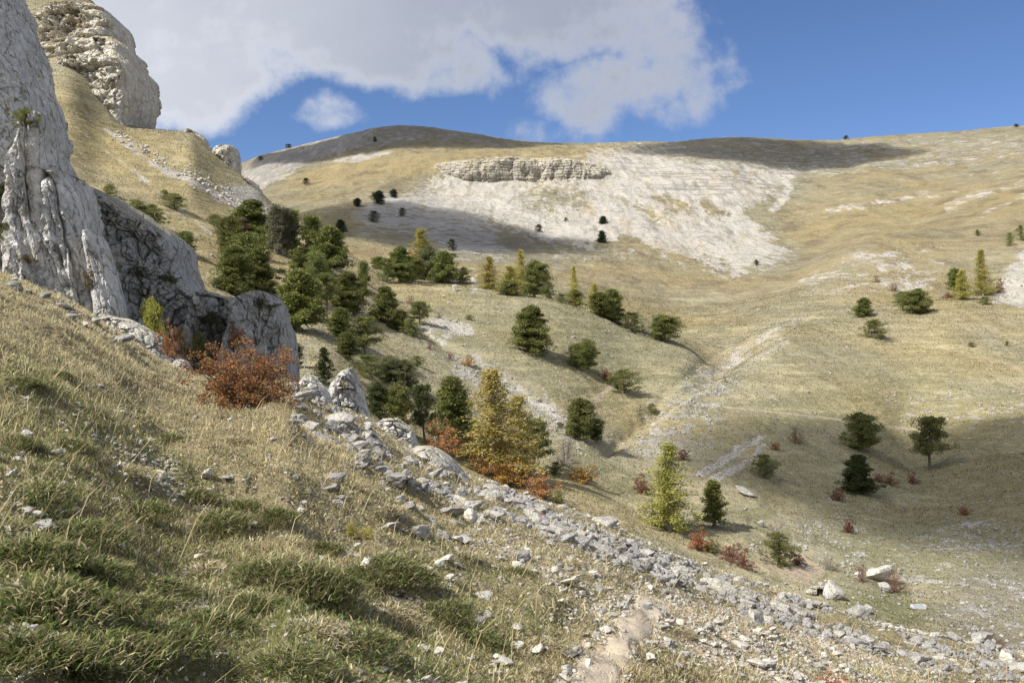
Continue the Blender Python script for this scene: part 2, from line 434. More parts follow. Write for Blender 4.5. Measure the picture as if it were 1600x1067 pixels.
    poly(rub, i, [(960, 700), (1000, 640), (1100, 560), (1250, 480), (1260, 520), (1160, 600), (1110, 700), (1050, 730)], 20, .45, w2)
    line(scree, i, [(640, 500, 3), (680, 525, 4), (730, 550, 6), (780, 585, 8), (830, 615, 12), (870, 650, 8)], 7, .52, w)
    poly(rub, i, [(690, 550), (780, 570), (880, 640), (940, 680), (900, 700), (820, 650), (720, 600)], 14, .55, w2)
    poly(scree, i, [(665, 500), (680, 486), (735, 494), (745, 520), (700, 528), (672, 520)], 12, .56, w)
    line(scree, i, [(540, 405, 2), (580, 416, 3), (600, 425, 2)], 3, .6, w)
    line(scree, i, [(735, 420, 3), (745, 440, 5), (738, 460, 3)], 4, .48, w)
    line(scree, i, [(168, 205, 5), (230, 246, 6), (280, 275, 7), (330, 300, 8), (375, 325, 10), (410, 340, 8)], 7, .62, w, .7)
    line(scree, i, [(95, 180, 2), (150, 225, 2), (210, 268, 3), (290, 335, 3), (330, 365, 2)], 2, .46, (px[i], py[i]), .8)
    poly(rub, i, [(360, 285), (405, 285), (420, 330), (370, 330), (340, 300)], 6, .8, w)
    poly(gold, i, [(75, 160), (160, 205), (235, 205), (345, 235), (372, 275), (400, 330), (340, 340), (200, 300), (90, 200)], 12, .5, w2)
    poly(gold, i, [(1290, 470), (1380, 372), (1640, 300), (1640, 400), (1540, 400), (1450, 430), (1330, 470)], 20, .45, w2)
    poly(gold, i, [(530, 380), (600, 385), (640, 420), (590, 430), (540, 405)], 8, .7, w)
    poly(green, i, [(620, 455), (870, 470), (1050, 530), (1100, 590), (960, 640), (850, 600), (700, 540)], 30, .35, w2)
    poly(green, i, [(930, 720), (1040, 740), (1010, 790), (930, 770)], 14, .75, w2)
    poly(green, i, [(1180, 640), (1350, 560), (1640, 620), (1640, 800), (1400, 830), (1250, 800)], 40, .4, w2)
    poly(green, i, [(1290, 930), (1400, 915), (1480, 950), (1420, 985), (1330, 960)], 10, .9, w)
    poly(green, i, [(85, 170), (150, 215), (170, 245), (120, 230)], 8, .6, w2)
    poly(rub, i, [(1380, 620), (1640, 590), (1640, 680), (1420, 690)], 30, .35, w2)
    poly(rub, i, [(1380, 860), (1500, 800), (1640, 790), (1640, 1040), (1540, 1020), (1460, 980)], 40, .40, w2)
    poly(green, i, [(1280, 800), (1420, 790), (1640, 780), (1640, 900), (1480, 930), (1300, 900)], 40, .5, w2)
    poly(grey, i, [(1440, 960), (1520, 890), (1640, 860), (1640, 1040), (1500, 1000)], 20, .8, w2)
    poly(rub, i, [(1150, 860), (1300, 780), (1420, 840), (1400, 930), (1250, 920)], 26, .34, w2)
    poly(bare, i, [(1170, 880), (1215, 850), (1260, 870), (1300, 900), (1260, 925), (1200, 905)], 14, .8, w2)
    line(bare, i, [(1130, 635, 1.5), (1250, 648, 1.5), (1370, 663, 2.4), (1470, 678, 2.4)], 2.2, .9, (px[i], py[i]), .8)
    line(bare, i, [(1480, 545, 3), (1540, 560, 3), (1620, 585, 3)], 3, .6, w)
    line(bare, i, [(962, 596, 4), (935, 622, 4), (925, 640, 3), (928, 665, 4)], 3, .95, (px[i], py[i]))
    line(bare, i, [(945, 612, 3), (905, 640, 3), (860, 665, 3)], 3, .8, (px[i], py[i]))
    line(bare, i, [(650, 470, 2), (700, 530, 2), (780, 570, 2)], 2, .5, w)
    # --- near hillside
    i = rng(1, 46); w = warp(i, 1.6, 14); w2 = warp(i, 3, 26)
    poly(green, i, [(-200, 820), (80, 800), (260, 860), (520, 900), (760, 1080), (-200, 1300)], 90, .9, w2)
    poly(green, i, [(-100, 560), (60, 560), (200, 640), (330, 760), (200, 800), (-100, 760)], 50, .55, w2)
    poly(green, i, [(640, 840), (800, 880), (900, 960), (780, 1060), (640, 1000)], 40, .45, w2)
    poly(gold, i, [(-200, 410), (60, 420), (260, 520), (420, 640), (620, 720), (560, 760), (380, 720), (160, 600), (-200, 520)], 40, .8, w2)
    poly(bare, i, [(880, 960), (1000, 900), (1180, 950), (1420, 1040), (1560, 1100), (1300, 1120), (1180, 1060), (1000, 1010)], 26, .8, w2)
    poly(bare, i, [(230, 885), (300, 900), (340, 960), (270, 950)], 16, .7, w)
    poly(bare, i, [(160, 690), (260, 720), (300, 790), (200, 770)], 24, .45, w2)
    poly(bare, i, [(700, 790), (900, 860), (1020, 930), (900, 930), (760, 860)], 40, .7, w2)
    poly(rub, i, [(450, 575), (640, 690), (850, 785), (1120, 880), (1400, 975), (1640, 1030), (1640, 1090), (1400, 1040), (1150, 940), (900, 860), (700, 790), (520, 690)], 12, .42, w)
    line(bare, i, [(900, 1110, 46), (930, 1060, 42), (965, 1010, 34), (1000, 970, 26), (1015, 950, 20)], 40, 1, w, .3)
    A = np.stack([scree, gold, green, rub], 1)
    B = np.stack([bare, grey, strat, np.ones(N)], 1)
    return np.clip(A, 0, 1), np.clip(B, 0, 1)

MA, MB_ = masks()
MG = {k: MA[:, n].reshape(NR, NC) for n, k in enumerate(('scree', 'gold', 'green', 'rub'))}
MG['bare'] = MB_[:, 0].reshape(NR, NC)
MG['grey'] = MB_[:, 1].reshape(NR, NC)

def mask_at(name, x, y):
    r, c = _rowcol(x, y)
    return _bil(MG[name], r, c)
# ------------------------------------------------------------------ materials
class NG:
    def __init__(s, name, world=None):
        if world is None:
            s.m = bpy.data.materials.new(name); s.m.use_nodes = True
            s.t = s.m.node_tree
        else:
            s.m = world; world.use_nodes = True; s.t = world.node_tree
        s.t.nodes.clear()
    def n(s, typ, ins=None, **kw):
        nd = s.t.nodes.new(typ)
        for k, v in kw.items(): setattr(nd, k, v)
        for k, v in (ins or {}).items():
            sk = nd.inputs[k]
            if isinstance(v, bpy.types.NodeSocket): s.t.links.new(v, sk)
            elif v is not None:
                if hasattr(sk.default_value, '__len__') and not hasattr(v, '__len__'): v = [v] * len(sk.default_value)
                if hasattr(sk.default_value, '__len__') and len(sk.default_value) == 4 and len(v) == 3: v = list(v) + [1]
                sk.default_value = v
        return nd
    def pos(s): return s.n('ShaderNodeTexCoord').outputs['Object']
    def scale(s, v, sc):
        return s.n('ShaderNodeVectorMath', {0: v, 1: sc if hasattr(sc, '__len__') else (sc, sc, sc)}, operation='MULTIPLY').outputs[0]
    def noise(s, v, scale, detail=3, rough=.55, dist=0):
        return s.n('ShaderNodeTexNoise', {'Vector': v, 'Scale': scale, 'Detail': detail, 'Roughness': rough, 'Distortion': dist}).outputs['Fac']
    def noisec(s, v, scale, detail=2):
        return s.n('ShaderNodeTexNoise', {'Vector': v, 'Scale': scale, 'Detail': detail}).outputs['Color']
    def voro(s, v, scale, feature='F1', out='Distance', rand=1):
        return s.n('ShaderNodeTexVoronoi', {'Vector': v, 'Scale': scale, 'Randomness': rand}, feature=feature).outputs[out]
    def m1(s, op, a, b=None, c=None, clamp=False):
        return s.n('ShaderNodeMath', {0: a, 1: b, 2: c}, operation=op, use_clamp=clamp).outputs[0]
    def step(s, v, a, b, lo=0, hi=1):
        return s.n('ShaderNodeMapRange', {'Value': v, 'From Min': a, 'From Max': b, 'To Min': lo, 'To Max': hi}, interpolation_type='SMOOTHSTEP').outputs[0]
    def mix(s, f, a, b, blend='MIX'):
        nd = s.t.nodes.new('ShaderNodeMix'); nd.data_type = 'RGBA'; nd.blend_type = blend
        for k, v in ((0, f), (6, a), (7, b)):
            if isinstance(v, bpy.types.NodeSocket): s.t.links.new(v, nd.inputs[k])
            elif k == 0: nd.inputs[0].default_value = v
            else: nd.inputs[k].default_value = list(v)[:3] + [1]
        return nd.outputs[2]
    def attr(s, name, out='Color'): return s.n('ShaderNodeAttribute', attribute_name=name).outputs[out]
    def sep(s, c):
        return s.n('ShaderNodeSeparateColor', {'Color': c}).outputs
    def bump(s, h, strength, dist, normal=None):
        return s.n('ShaderNodeBump', {'Height': h, 'Strength': strength, 'Distance': dist, 'Normal': normal}).outputs[0]
    def out(s, col, rough=.9, normal=None, spec=.15, translucent=0):
        b = s.n('ShaderNodeBsdfPrincipled', {'Base Color': col, 'Roughness': rough, 'Specular IOR Level': spec, 'Normal': normal})
        sh = b.outputs[0]
        if translucent:
            tr = s.n('ShaderNodeBsdfTranslucent', {'Color': col})
            sh = s.n('ShaderNodeMixShader', {0: translucent, 1: sh, 2: tr.outputs[0]}).outputs[0]
        o = s.n('ShaderNodeOutputMaterial')
        s.t.links.new(sh, o.inputs['Surface'])
        return s.m

def mat_ground():
    g = NG('ground')
    p = g.pos()
    a = g.sep(g.attr('mask_a')); scree, gold, green = a[0], a[1], a[2]
    rub = g.attr('mask_a', 'Alpha')
    b = g.sep(g.attr('mask_b')); bare, grey, strat = b[0], b[1], b[2]
    dist = g.n('ShaderNodeSeparateXYZ', {0: p}).outputs[1]
    # contour-following coordinates for benches and strata
    pc = g.scale(p, (.06, .06, 1.0))
    n_big = g.noise(p, 1 / 55, 4)
    n_mid = g.noise(p, 1 / 9, 5, .6)
    n_fine = g.noise(p, 1 / 1.3, 5, .68)
    n_vf = g.noise(p, 6, 3, .65)
    n_band = g.noise(pc, .9, 4, .6)
    n_band2 = g.noise(g.scale(p, (.12, .12, 1.6)), 1.1, 3, .6)
    grass = g.mix(g.step(n_mid, .35, .68), (.297, .268, .183), (.202, .190, .120))
    grass = g.mix(g.step(n_big, .42, .66), grass, (.30, .24, .12))
    grass = g.mix(g.m1('MULTIPLY', g.step(n_band, .53, .62), g.step(n_mid, .3, .6, .25, .8)), grass, (.385, .335, .205))
    grass = g.mix(g.m1('MULTIPLY', g.step(n_band, .45, .36), .55), grass, (.165, .152, .082))
    grass = g.mix(g.m1('MULTIPLY', green, g.step(n_mid, .7, .3, .55, 1)), grass, (.175, .174, .088))
    grass = g.mix(g.m1('MULTIPLY', gold, g.step(n_mid, .75, .3, .4, 1)), grass, (.35, .268, .128))
    grass = g.mix(g.step(n_fine, .52, .75, 0, .75), grass, (.13, .125, .045))
    grass = g.mix(g.step(n_fine, .47, .3, 0, .6), grass, (.45, .38, .22))
    grass = g.mix(g.step(n_vf, .55, .7, 0, .45), grass, (.11, .095, .04))
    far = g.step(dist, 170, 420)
    fm = g.noise(g.scale(p, (1 / 16, 1 / 30, 1 / 12)), 1, 7, .72)
    grass = g.mix(g.m1('MULTIPLY', far, g.step(fm, .49, .66, 0, .85)), grass, (.175, .14, .088))
    grass = g.mix(g.m1('MULTIPLY', far, g.step(fm, .46, .3, 0, .6)), grass, (.43, .365, .225))
    grass = g.mix(g.m1('MULTIPLY', far, g.step(g.noise(p, 1 / 3.4, 5, .75), .55, .68, 0, .6)), grass, (.135, .118, .075))
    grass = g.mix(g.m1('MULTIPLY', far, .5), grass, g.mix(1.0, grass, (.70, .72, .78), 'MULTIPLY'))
    # sparse pale stones in the turf
    v = g.voro(p, 1 / .55)
    vn = g.noise(p, 1 / 4.5, 4, .6)
    st = g.m1('MULTIPLY', g.step(v, .26, .2), g.step(g.m1('ADD', vn, g.m1('MULTIPLY', rub, .22)), .53, .65))
    v2 = g.voro(g.scale(p, (1, 1, 2.0)), 1 / 2.4)
    st2 = g.m1('MULTIPLY', g.step(v2, .30, .22), g.step(g.m1('ADD', g.noise(p, 1 / 17, 4, .6), g.m1('MULTIPLY', rub, .26)), .66, .76))
    stone = g.mix(g.noise(p, 1.4, 3), (.40, .375, .33), (.56, .53, .475))
    # bare soil
    soil = g.mix(g.noise(p, 7, 4, .7), (.24, .185, .12), (.44, .37, .27))
    # rubble fields: broken pale rock between turf
    rbn = g.n('ShaderNodeMix', {0: far, 2: g.noise(p, 1 / 2.1, 6, .72), 3: g.noise(p, 1 / 9, 8, .76)}, data_type='FLOAT').outputs[0]
    rb = g.m1('ADD', rbn, g.m1('MULTIPLY', g.m1('SUBTRACT', n_band2, .5), .55))
    rubf = g.step(g.m1('ADD', rb, g.m1('MULTIPLY', rub, .46)), .71, .80)
    rubc = g.mix(g.noise(p, 1 / 1.1, 4, .7), (.30, .285, .26), (.50, .475, .425))
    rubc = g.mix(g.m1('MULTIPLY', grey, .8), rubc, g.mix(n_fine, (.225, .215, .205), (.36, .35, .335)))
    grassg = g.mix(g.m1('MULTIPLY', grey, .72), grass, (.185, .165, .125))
    # scree
    sn = g.noise(p, 1 / 6.5, 6, .7)
    sc = g.mix(sn, (.37, .34, .29), (.52, .485, .425))
    sc = g.mix(g.step(g.noise(g.scale(p, (.03, .03, .5)), 1.2, 5, .65), .52, .7, 0, .55), sc, (.27, .25, .22))
    sc = g.mix(g.step(n_big, .5, .7, 0, .5), sc, (.47, .415, .325))
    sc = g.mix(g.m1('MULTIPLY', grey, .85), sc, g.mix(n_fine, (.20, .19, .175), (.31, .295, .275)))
    scf = g.step(g.m1('ADD', g.m1('MULTIPLY', scree, 1.0), g.m1('ADD', g.m1('MULTIPLY', g.m1('SUBTRACT', g.noise(p, 1 / 2.6, 7, .76), .5), 2.1), g.m1('MULTIPLY', g.m1('SUBTRACT', g.noise(g.scale(p, (1 / 5, 1 / 26, 1 / 8)), 1, 5, .7), .5), 2.1))), .40, .60)
    beds = g.noise(g.scale(p, (.012, .012, .42)), 1.0, 6, .68)
    bl = g.m1('MULTIPLY', far, g.step(g.m1('ABSOLUTE', g.m1('SUBTRACT', beds, .5)), .022, .004))
    sc = g.mix(g.m1('MULTIPLY', bl, g.step(g.noise(p, 1 / 40, 3), .56, .7, .0, .6)), sc, (.19, .175, .155))
    sc = g.mix(g.m1('MULTIPLY', far, g.step(g.noise(p, 1 / 3.6, 7, .8), .5, .64, 0, .75)), sc, (.21, .195, .165))
    sc = g.mix(g.m1('MULTIPLY', far, g.step(g.noise(p, 1 / 14, 6, .7), .53, .68, 0, .6)), sc, (.25, .235, .205))
    sc = g.mix(g.m1('MULTIPLY', far, g.step(g.noise(g.scale(p, (1 / 9, 1 / 60, 1 / 14)), 1, 6, .7), .52, .68, 0, .75)), sc, (.36, .285, .165))
    nf = g.m1('SUBTRACT', 1, far)
    b2 = g.noise(g.scale(p, (.016, .016, .62)), 1.0, 7, .72)
    sl = g.m1('MULTIPLY', strat, g.step(b2, .50, .40))
    sl2 = g.m1('MULTIPLY', strat, g.step(b2, .56, .64))
    sc = g.mix(g.m1('MULTIPLY', sl, .8), sc, (.17, .155, .135)); sc = g.mix(g.m1('MULTIPLY', sl2, .6), sc, (.50, .47, .41))
    grassg = g.mix(g.m1('MULTIPLY', sl2, .75), grassg, (.42, .39, .33)); grassg = g.mix(g.m1('MULTIPLY', sl, .6), grassg, (.15, .13, .10))
    rn = g.noise(g.scale(p, (1 / 5, 1 / 70, 1 / 12)), 1, 6, .7)
    sc = g.mix(g.m1('MULTIPLY', far, g.step(rn, .52, .62, 0, .7)), sc, (.235, .22, .19))
    sc = g.mix(g.m1('MULTIPLY', far, g.step(rn, .46, .36, 0, .6)), sc, (.50, .47, .415))
    ce = g.voro(g.n('ShaderNodeVectorMath', {0: p, 1: g.scale(g.noisec(p, 1.2, 3), .5)}, operation='ADD').outputs[0], 1.5, 'DISTANCE_TO_EDGE')
    gap = g.m1('MULTIPLY', nf, g.m1('MAXIMUM', g.step(ce, .10, .03), g.step(g.noise(p, 2.3, 5, .75), .55, .66)))
    sc = g.mix(g.m1('MULTIPLY', gap, .72), sc, (.15, .135, .10))
    rubc = g.mix(g.m1('MULTIPLY', gap, .72), rubc, (.15, .135, .10))
    rubc = g.mix(g.m1('MULTIPLY', bl, .7), rubc, (.17, .16, .14))
    c = g.mix(rubf, grassg, rubc)
    c = g.mix(st, c, stone); c = g.mix(st2, c, stone)
    c = g.mix(scf, c, sc)
    bf = g.step(g.m1('ADD', bare, g.m1('MULTIPLY', g.m1('SUBTRACT', g.noise(p, 1 / .8, 5, .7), .5), .9)), .45, .65)
    c = g.mix(bf, c, soil)
    # turf close by: thatch darkened between the blades, shade put into its colour
    near = g.step(dist, 60, 30)
    thatch = g.mix(g.noise(p, 3.2, 5, .7), (.085, .072, .040), (.30, .255, .155))
    thatch = g.mix(g.m1('MULTIPLY', green, g.step(n_fine, .65, .35)), thatch, (.085, .095, .03))
    cover = g.m1('MULTIPLY', g.m1('SUBTRACT', 1, bf), g.m1('SUBTRACT', 1, rubf))
    c = g.mix(g.m1('MULTIPLY', near, cover), c, thatch)
    c = g.mix(g.m1('MULTIPLY', near, st), c, stone)
    h = g.m1('ADD', g.m1('ADD', g.m1('MULTIPLY', n_fine, .30), g.m1('MULTIPLY', n_vf, .05)), g.m1('MULTIPLY', rb, .55))
    h = g.m1('ADD', h, g.m1('MULTIPLY', n_band2, .25))
    h = g.m1('ADD', h, g.m1('MULTIPLY', far, g.m1('ADD', g.m1('MULTIPLY', fm, 5.0), g.m1('MULTIPLY', g.noise(p, 1 / 4, 6, .75), 1.6))))
    h = g.m1('ADD', h, g.m1('MULTIPLY', g.m1('ADD', st, g.m1('MULTIPLY', st2, 2)), .12))
    nrm = g.bump(h, .9, 1.0)
    return g.out(c, .95, nrm, .08)

def mat_rock(name, c0=(.30, .295, .285), c1=(.50, .485, .455), warm=(.47, .40, .29), streak=.6, turf=.5, scale=1.0, bump=.6, moss=(.20, .17, .07), crackscale=1.0, rnd=False, crack=1.0, lichen=0.0):
    g = NG(name)
    p = g.pos()
    if rnd:
        r = g.n('ShaderNodeObjectInfo').outputs['Random']
        p = g.n('ShaderNodeVectorMath', {0: p, 1: g.n('ShaderNodeCombineXYZ', {0: g.m1('MULTIPLY', r, 91), 1: g.m1('MULTIPLY', r, 37), 2: 0}).outputs[0]}, operation='ADD').outputs[0]
    s = 1 / scale
    n1 = g.noise(p, .55 * s, 6, .65)
    n2 = g.noise(p, 3.1 * s, 6, .7)
    n3 = g.noise(p, 14 * s, 4, .7)
    c = g.mix(g.step(n1, .3, .7), c0, c1)
    c = g.mix(g.step(n2, .42, .72, 0, .7), c, [x * .62 for x in c0])
    c = g.mix(g.step(n2, .48, .28, 0, .6), c, [min(.8, x * 1.28) for x in c1])
    c = g.mix(g.step(g.noise(p, .9 * s, 4, .6), .55, .72, 0, .55), c, warm)
    # water streaks down the face
    sv = g.noise(g.scale(p, (1, 1, .09)), 1.6 * s, 5, .65)
    c = g.mix(g.step(sv, .55, .72, 0, streak), c, [x * .5 for x in c0])
    # joints and solution pits
    cr = g.voro(g.n('ShaderNodeVectorMath', {0: g.scale(p, (1, 1, .55)), 1: g.scale(g.noisec(p, .8 * s, 4), 1.1 * scale)}, operation='ADD').outputs[0], .9 * s * crackscale, 'DISTANCE_TO_EDGE')
    crk = g.step(cr, .05, .0)
    c = g.mix(g.m1('MULTIPLY', crk, g.step(n2, .35, .6, .1 * crack, .75 * crack)), c, (.075, .07, .06))
    pit = g.step(g.noise(p, 5 * s, 3, .6), .64, .7)
    c = g.mix(g.m1('MULTIPLY', pit, .75 * crack), c, (.11, .10, .075))
    if rnd:
        c = g.mix(1.0, c, g.mix(r, (.66, .66, .68), (1.16, 1.13, 1.06)), 'MULTIPLY')
    if lichen:
        ln = g.noise(g.scale(p, (1, 1, .6)), 1.5 * s, 5, .72)
        c = g.mix(g.m1('MULTIPLY', g.step(ln, .56, .66), lichen), c, g.mix(n3, (.15, .125, .06), (.32, .26, .13)))
        c = g.mix(g.step(g.noise(p, 7 * s, 5, .75), .6, .68, 0, .8), c, (.10, .095, .085))
    # turf on the ledges
    nz = g.n('ShaderNodeSeparateXYZ', {0: g.n('ShaderNodeNewGeometry').outputs['Normal']}).outputs[2]
    led = g.m1('MULTIPLY', g.step(g.m1('ADD', nz, g.m1('MULTIPLY', g.m1('SUBTRACT', n2, .5), .9)), .55, .75), turf)
    tc = g.mix(n3, moss, (.36, .29, .14))
    c = g.mix(led, c, tc)
    h = g.m1('ADD', g.m1('MULTIPLY', n2, .5), g.m1('ADD', g.m1('MULTIPLY', n3, .16), g.m1('ADD', g.m1('MULTIPLY', crk, -.35), g.m1('MULTIPLY', pit, -.12))))
    return g.out(c, .92, g.bump(h, bump, .5 * scale), .12)

def mat_leaf(name, c0, c1, c2=None, transl=.25, sc=1.0, rough=.6):
    """foliage: colours vary from spray to spray and from plant to plant"""
    g = NG(name)
    r = g.n('ShaderNodeObjectInfo').outputs['Random']
    t = g.attr('tint', 'Fac')
    c = g.mix(t, c0, c1)
    if c2 is not None:
        c = g.mix(g.step(g.noise(g.pos(), 5 * sc, 2), .5, .66), c, c2)
    hsv = g.n('ShaderNodeHueSaturation', {'Hue': g.m1('MULTIPLY_ADD', r, .025, .4875), 'Saturation': 1, 'Value': g.m1('MULTIPLY_ADD', r, .4, .8), 'Color': c}).outputs[0]
    return g.out(hsv, rough, None, .2, transl)

def mat_bark(name, c0=(.10, .08, .06), c1=(.20, .165, .135)):
    g = NG(name)
    p = g.pos()
    n = g.noise(g.scale(p, (6, 6, 1.2)), 4, 4, .7)
    return g.out(g.mix(n, c0, c1), .9, g.bump(n, .5, .05), .1)

def mat_blade():
    g = NG('grass_blades')
    c = g.attr('col')
    return g.out(c, .65, None, .12, .42)

def mat_simple(name, c0, c1, rough=.8, sc=8, spec=.2, metal=0):
    g = NG(name)
    n = g.noise(g.pos(), sc, 4, .65)
    return g.out(g.mix(n, c0, c1), rough, g.bump(n, .3, .02), spec)
# ------------------------------------------------------------------ crags: closed solids grown from horizontal sections, broken up by joints and flutes
def crag_body(levels, d, tf, tb, n=2.8, skew=0.0, lean=0.0, nth=420, nz=220, amp=1.0, flute=.0, flute_w=.8, block=.5, block_s=(1, 1, 1), strata=0.0, strata_h=.8, seed=1, tilt=0.0, cap=.12, rough=.25, dip=0.0, cleft=0.0, cleft_w=1.2, facet=0.0, facet_w=1.6, rough_s=1.4, big=0.0, big_s=22, wall=False, joint=0.0, joint_s=(.8, .8, 1.3)):
    lv = np.array(levels, float)
    z = (CY - lv[:, 0]) / F * d
    dl = d + lean * (z - z.min())
    z = (CY - lv[:, 0]) / F * dl
    ha = (lv[:, 2] - lv[:, 1]) / 2 / F * dl
    xl = (lv[:, 1] - CX) / F * (dl - skew * ha)
    xr = (lv[:, 2] - CX) / F * (dl + skew * ha)
    x0 = None
    if wall:        # an upright face that runs away from the viewer: fixed hinge, so the face does not lean back
        u_l, u_r = (lv[:, 1] - CX) / F, (lv[:, 2] - CX) / F
        x0 = (u_l[0] + u_r[0]) / 2 * d
        xl = u_l * (dl - skew * x0) / (1 - skew * u_l)
        xr = u_r * (dl - skew * x0) / (1 - skew * u_r)
        z = (CY - lv[:, 0]) / F * (dl + skew * (xr - x0))
    o = np.argsort(z); z, xl, xr = z[o], xl[o], xr[o]
    t = np.linspace(0, 1, nz)
    zz = z[0] + (z[-1] - z[0]) * t
    L = pchip(z, xl, zz); R = pchip(z, xr, zz)
    # front half gets most of the points
    ph = np.linspace(0, 2 * math.pi, nth, endpoint=False)
    th = -math.pi / 2 + (ph - math.pi) - .48 * np.sin(ph - math.pi)
    c, s = np.cos(th), np.sin(th)
    r = (np.abs(c) ** n + np.abs(s) ** n) ** (-1 / n)
    ux, uy = r * c, r * s
    xc = (L + R) / 2; a = np.maximum((R - L) / 2, .02)
    capf = np.sqrt(np.clip(1 - (np.clip((t - (1 - cap)) / cap, 0, 1)) ** 2.2, 0, 1))
    tfz = tf * (.45 + .55 * capf) * (1 + .0 * t)
    X = xc[:, None] + a[:, None] * ux[None, :]
    Yo = np.where(uy[None, :] < 0, uy[None, :] * (tfz[:, None]), uy[None, :] * tb * capf[:, None])
    Y = d + Yo + skew * (X - (xc[:, None] if x0 is None else x0)) + lean * (zz - zz[0])[:, None]
    Z = np.repeat(zz[:, None], nth, 1)
    nx = np.sign(c) * np.abs(c) ** (n - 1) / np.maximum(a.mean(), .1)
    ny = np.where(s < 0, -np.abs(s) ** (n - 1) / tf, np.abs(s) ** (n - 1) / tb)
    nl = np.hypot(nx, ny) + 1e-9
    nx, ny = nx / nl, ny / nl
    # close the top
    top = np.stack([X[-1].mean() + (X[-1] - X[-1].mean()) * .4, Y[-1].mean() + (Y[-1] - Y[-1].mean()) * .4, Z[-1] + .01], 1)
    P = np.stack([X.ravel(), Y.ravel(), Z.ravel()], 1)
    NX = np.repeat(nx[None, :], nz, 0).ravel(); NY = np.repeat(ny[None, :], nz, 0).ravel()
    ct, st_ = math.cos(tilt), math.sin(tilt)
    Q = np.stack([P[:, 0] * ct - P[:, 2] * st_, P[:, 1], P[:, 0] * st_ + P[:, 2] * ct], 1)   # tilted frame for the beds
    disp = rough * fbm(Q / (rough_s * amp), 6, seed + 2, .55)
    if cleft:       # deep near-vertical clefts
        cq = np.stack([Q[:, 0] / cleft_w, Q[:, 1] / (cleft_w * 1.5), Q[:, 2] / (cleft_w * 12)], 1) + .10 * fbm(Q / 1.1, 3, seed + 60)[:, None]
        nn = pn(cq, seed + 61)
        disp -= cleft * (1 - sst(0, .17, np.abs(nn))) * sst(-.5, .1, fbm(Q / 5, 2, seed + 62))
        nn = pn(cq * 2.3 + 7.7, seed + 63)
        disp -= .4 * cleft * (1 - sst(0, .2, np.abs(nn))) * sst(-.2, .3, fbm(Q / 3, 2, seed + 64))
    if facet:       # upright plates standing proud of one another
        fq = np.stack([Q[:, 0] / facet_w, Q[:, 1] / (facet_w * 2), Q[:, 2] / (facet_w * 7)], 1) + .16 * fbm(Q / 1.5, 4, seed + 65)[:, None]
        nn = pn(fq, seed + 66) * 3.2
        k = np.floor(nn)
        disp += facet * (k + sst(.0, .12, nn - k)) / 3.2
    if flute:
        fq = Q / np.array([flute_w, flute_w, flute_w * 11])
        disp += flute * (ridge(fq + .3 * fbm(Q / 3, 2, seed)[:, None], 3, seed + 3) - .35)
    if block:
        bq = Q / np.array(block_s) + .35 * np.stack([fbm(Q / (1.2 * amp), 3, seed + 5), fbm(Q / (1.2 * amp), 3, seed + 6), fbm(Q / (1.2 * amp), 3, seed + 8)], 1)
        f1, f2, cid = worley(bq, seed + 9)
        disp += block * (cid - .5) * 1.1 - block * .9 * (1 - sst(0, .14, f2 - f1))
        f1, f2, cid = worley(bq * 2.7 + 4, seed + 19)
        disp += block * .4 * (cid - .5) - block * .3 * (1 - sst(0, .16, f2 - f1))
    if strata:
        zs = (Q[:, 2] + dip * Q[:, 0] + .5 * fbm(Q / np.array([14, 14, 5]), 2, seed + 30)) / strata_h
        k = np.floor(zs); fz = zs - k
        rv = _rnd(k.astype(np.int64), np.zeros(len(k), np.int64), np.zeros(len(k), np.int64), seed)
        disp += strata * ((rv - .5) * 1.3 - .9 * (1 - sst(0, .18, np.minimum(fz, 1 - fz))))
    if joint:       # angular blocks: stepped plates with sharp edges, cut by level joints
        jq = Q / np.array(joint_s) + .10 * np.stack([fbm(Q / 1.3, 3, seed + 71), fbm(Q / 1.3, 3, seed + 72), fbm(Q / 1.3, 3, seed + 73)], 1)
        for kk, (sc_, am_) in enumerate(((1, 1), (2.3, .5), (5.1, .24))):
            nn = pn(jq * sc_ + 3.3 * kk, seed + 74 + kk) * 3
            k = np.floor(nn)
            disp += joint * am_ * (k + sst(0, .10, nn - k)) / 3
    if big: disp += big * fbm(Q / big_s, 3, seed + 70)
    disp *= 1 - .9 * NX * NX
    P[:, 0] += NX * disp; P[:, 1] += NY * disp
    P[:, 2] += .5 * rough * fbm(Q / (2.2 * amp), 3, seed + 40)
    V = np.concatenate([P, top])
    Fc = grid_faces(nz, nth, True)
    k0 = (nz - 1) * nth; k1 = nz * nth
    i = np.arange(nth); j = (i + 1) % nth
    Fc2 = np.stack([k0 + i, k0 + j, k1 + j, k1 + i], 1)
    capc = len(V)
    V = np.concatenate([V, top.mean(0, keepdims=True)])
    F3 = np.stack([k1 + i, k1 + j, np.full(nth, capc)], 1)
    return V, np.concatenate([Fc, Fc2]), F3

CRAGS = []
def crag(name, bodies, mat, label, cat='crag', group=None):
    Vs, Qs, Ts, o = [], [], [], 0
    for b in bodies:
        V, q, t = crag_body(**b)
        Vs.append(V); Qs.append(q + o); Ts.append(t + o); o += len(V)
    me = np_mesh(name, np.concatenate(Vs), [np.concatenate(Qs), np.concatenate(Ts)], smooth=False)
    ob = link(name, me, mat)
    tag(ob, label, cat, group)
    CRAGS.append(ob)
    return ob

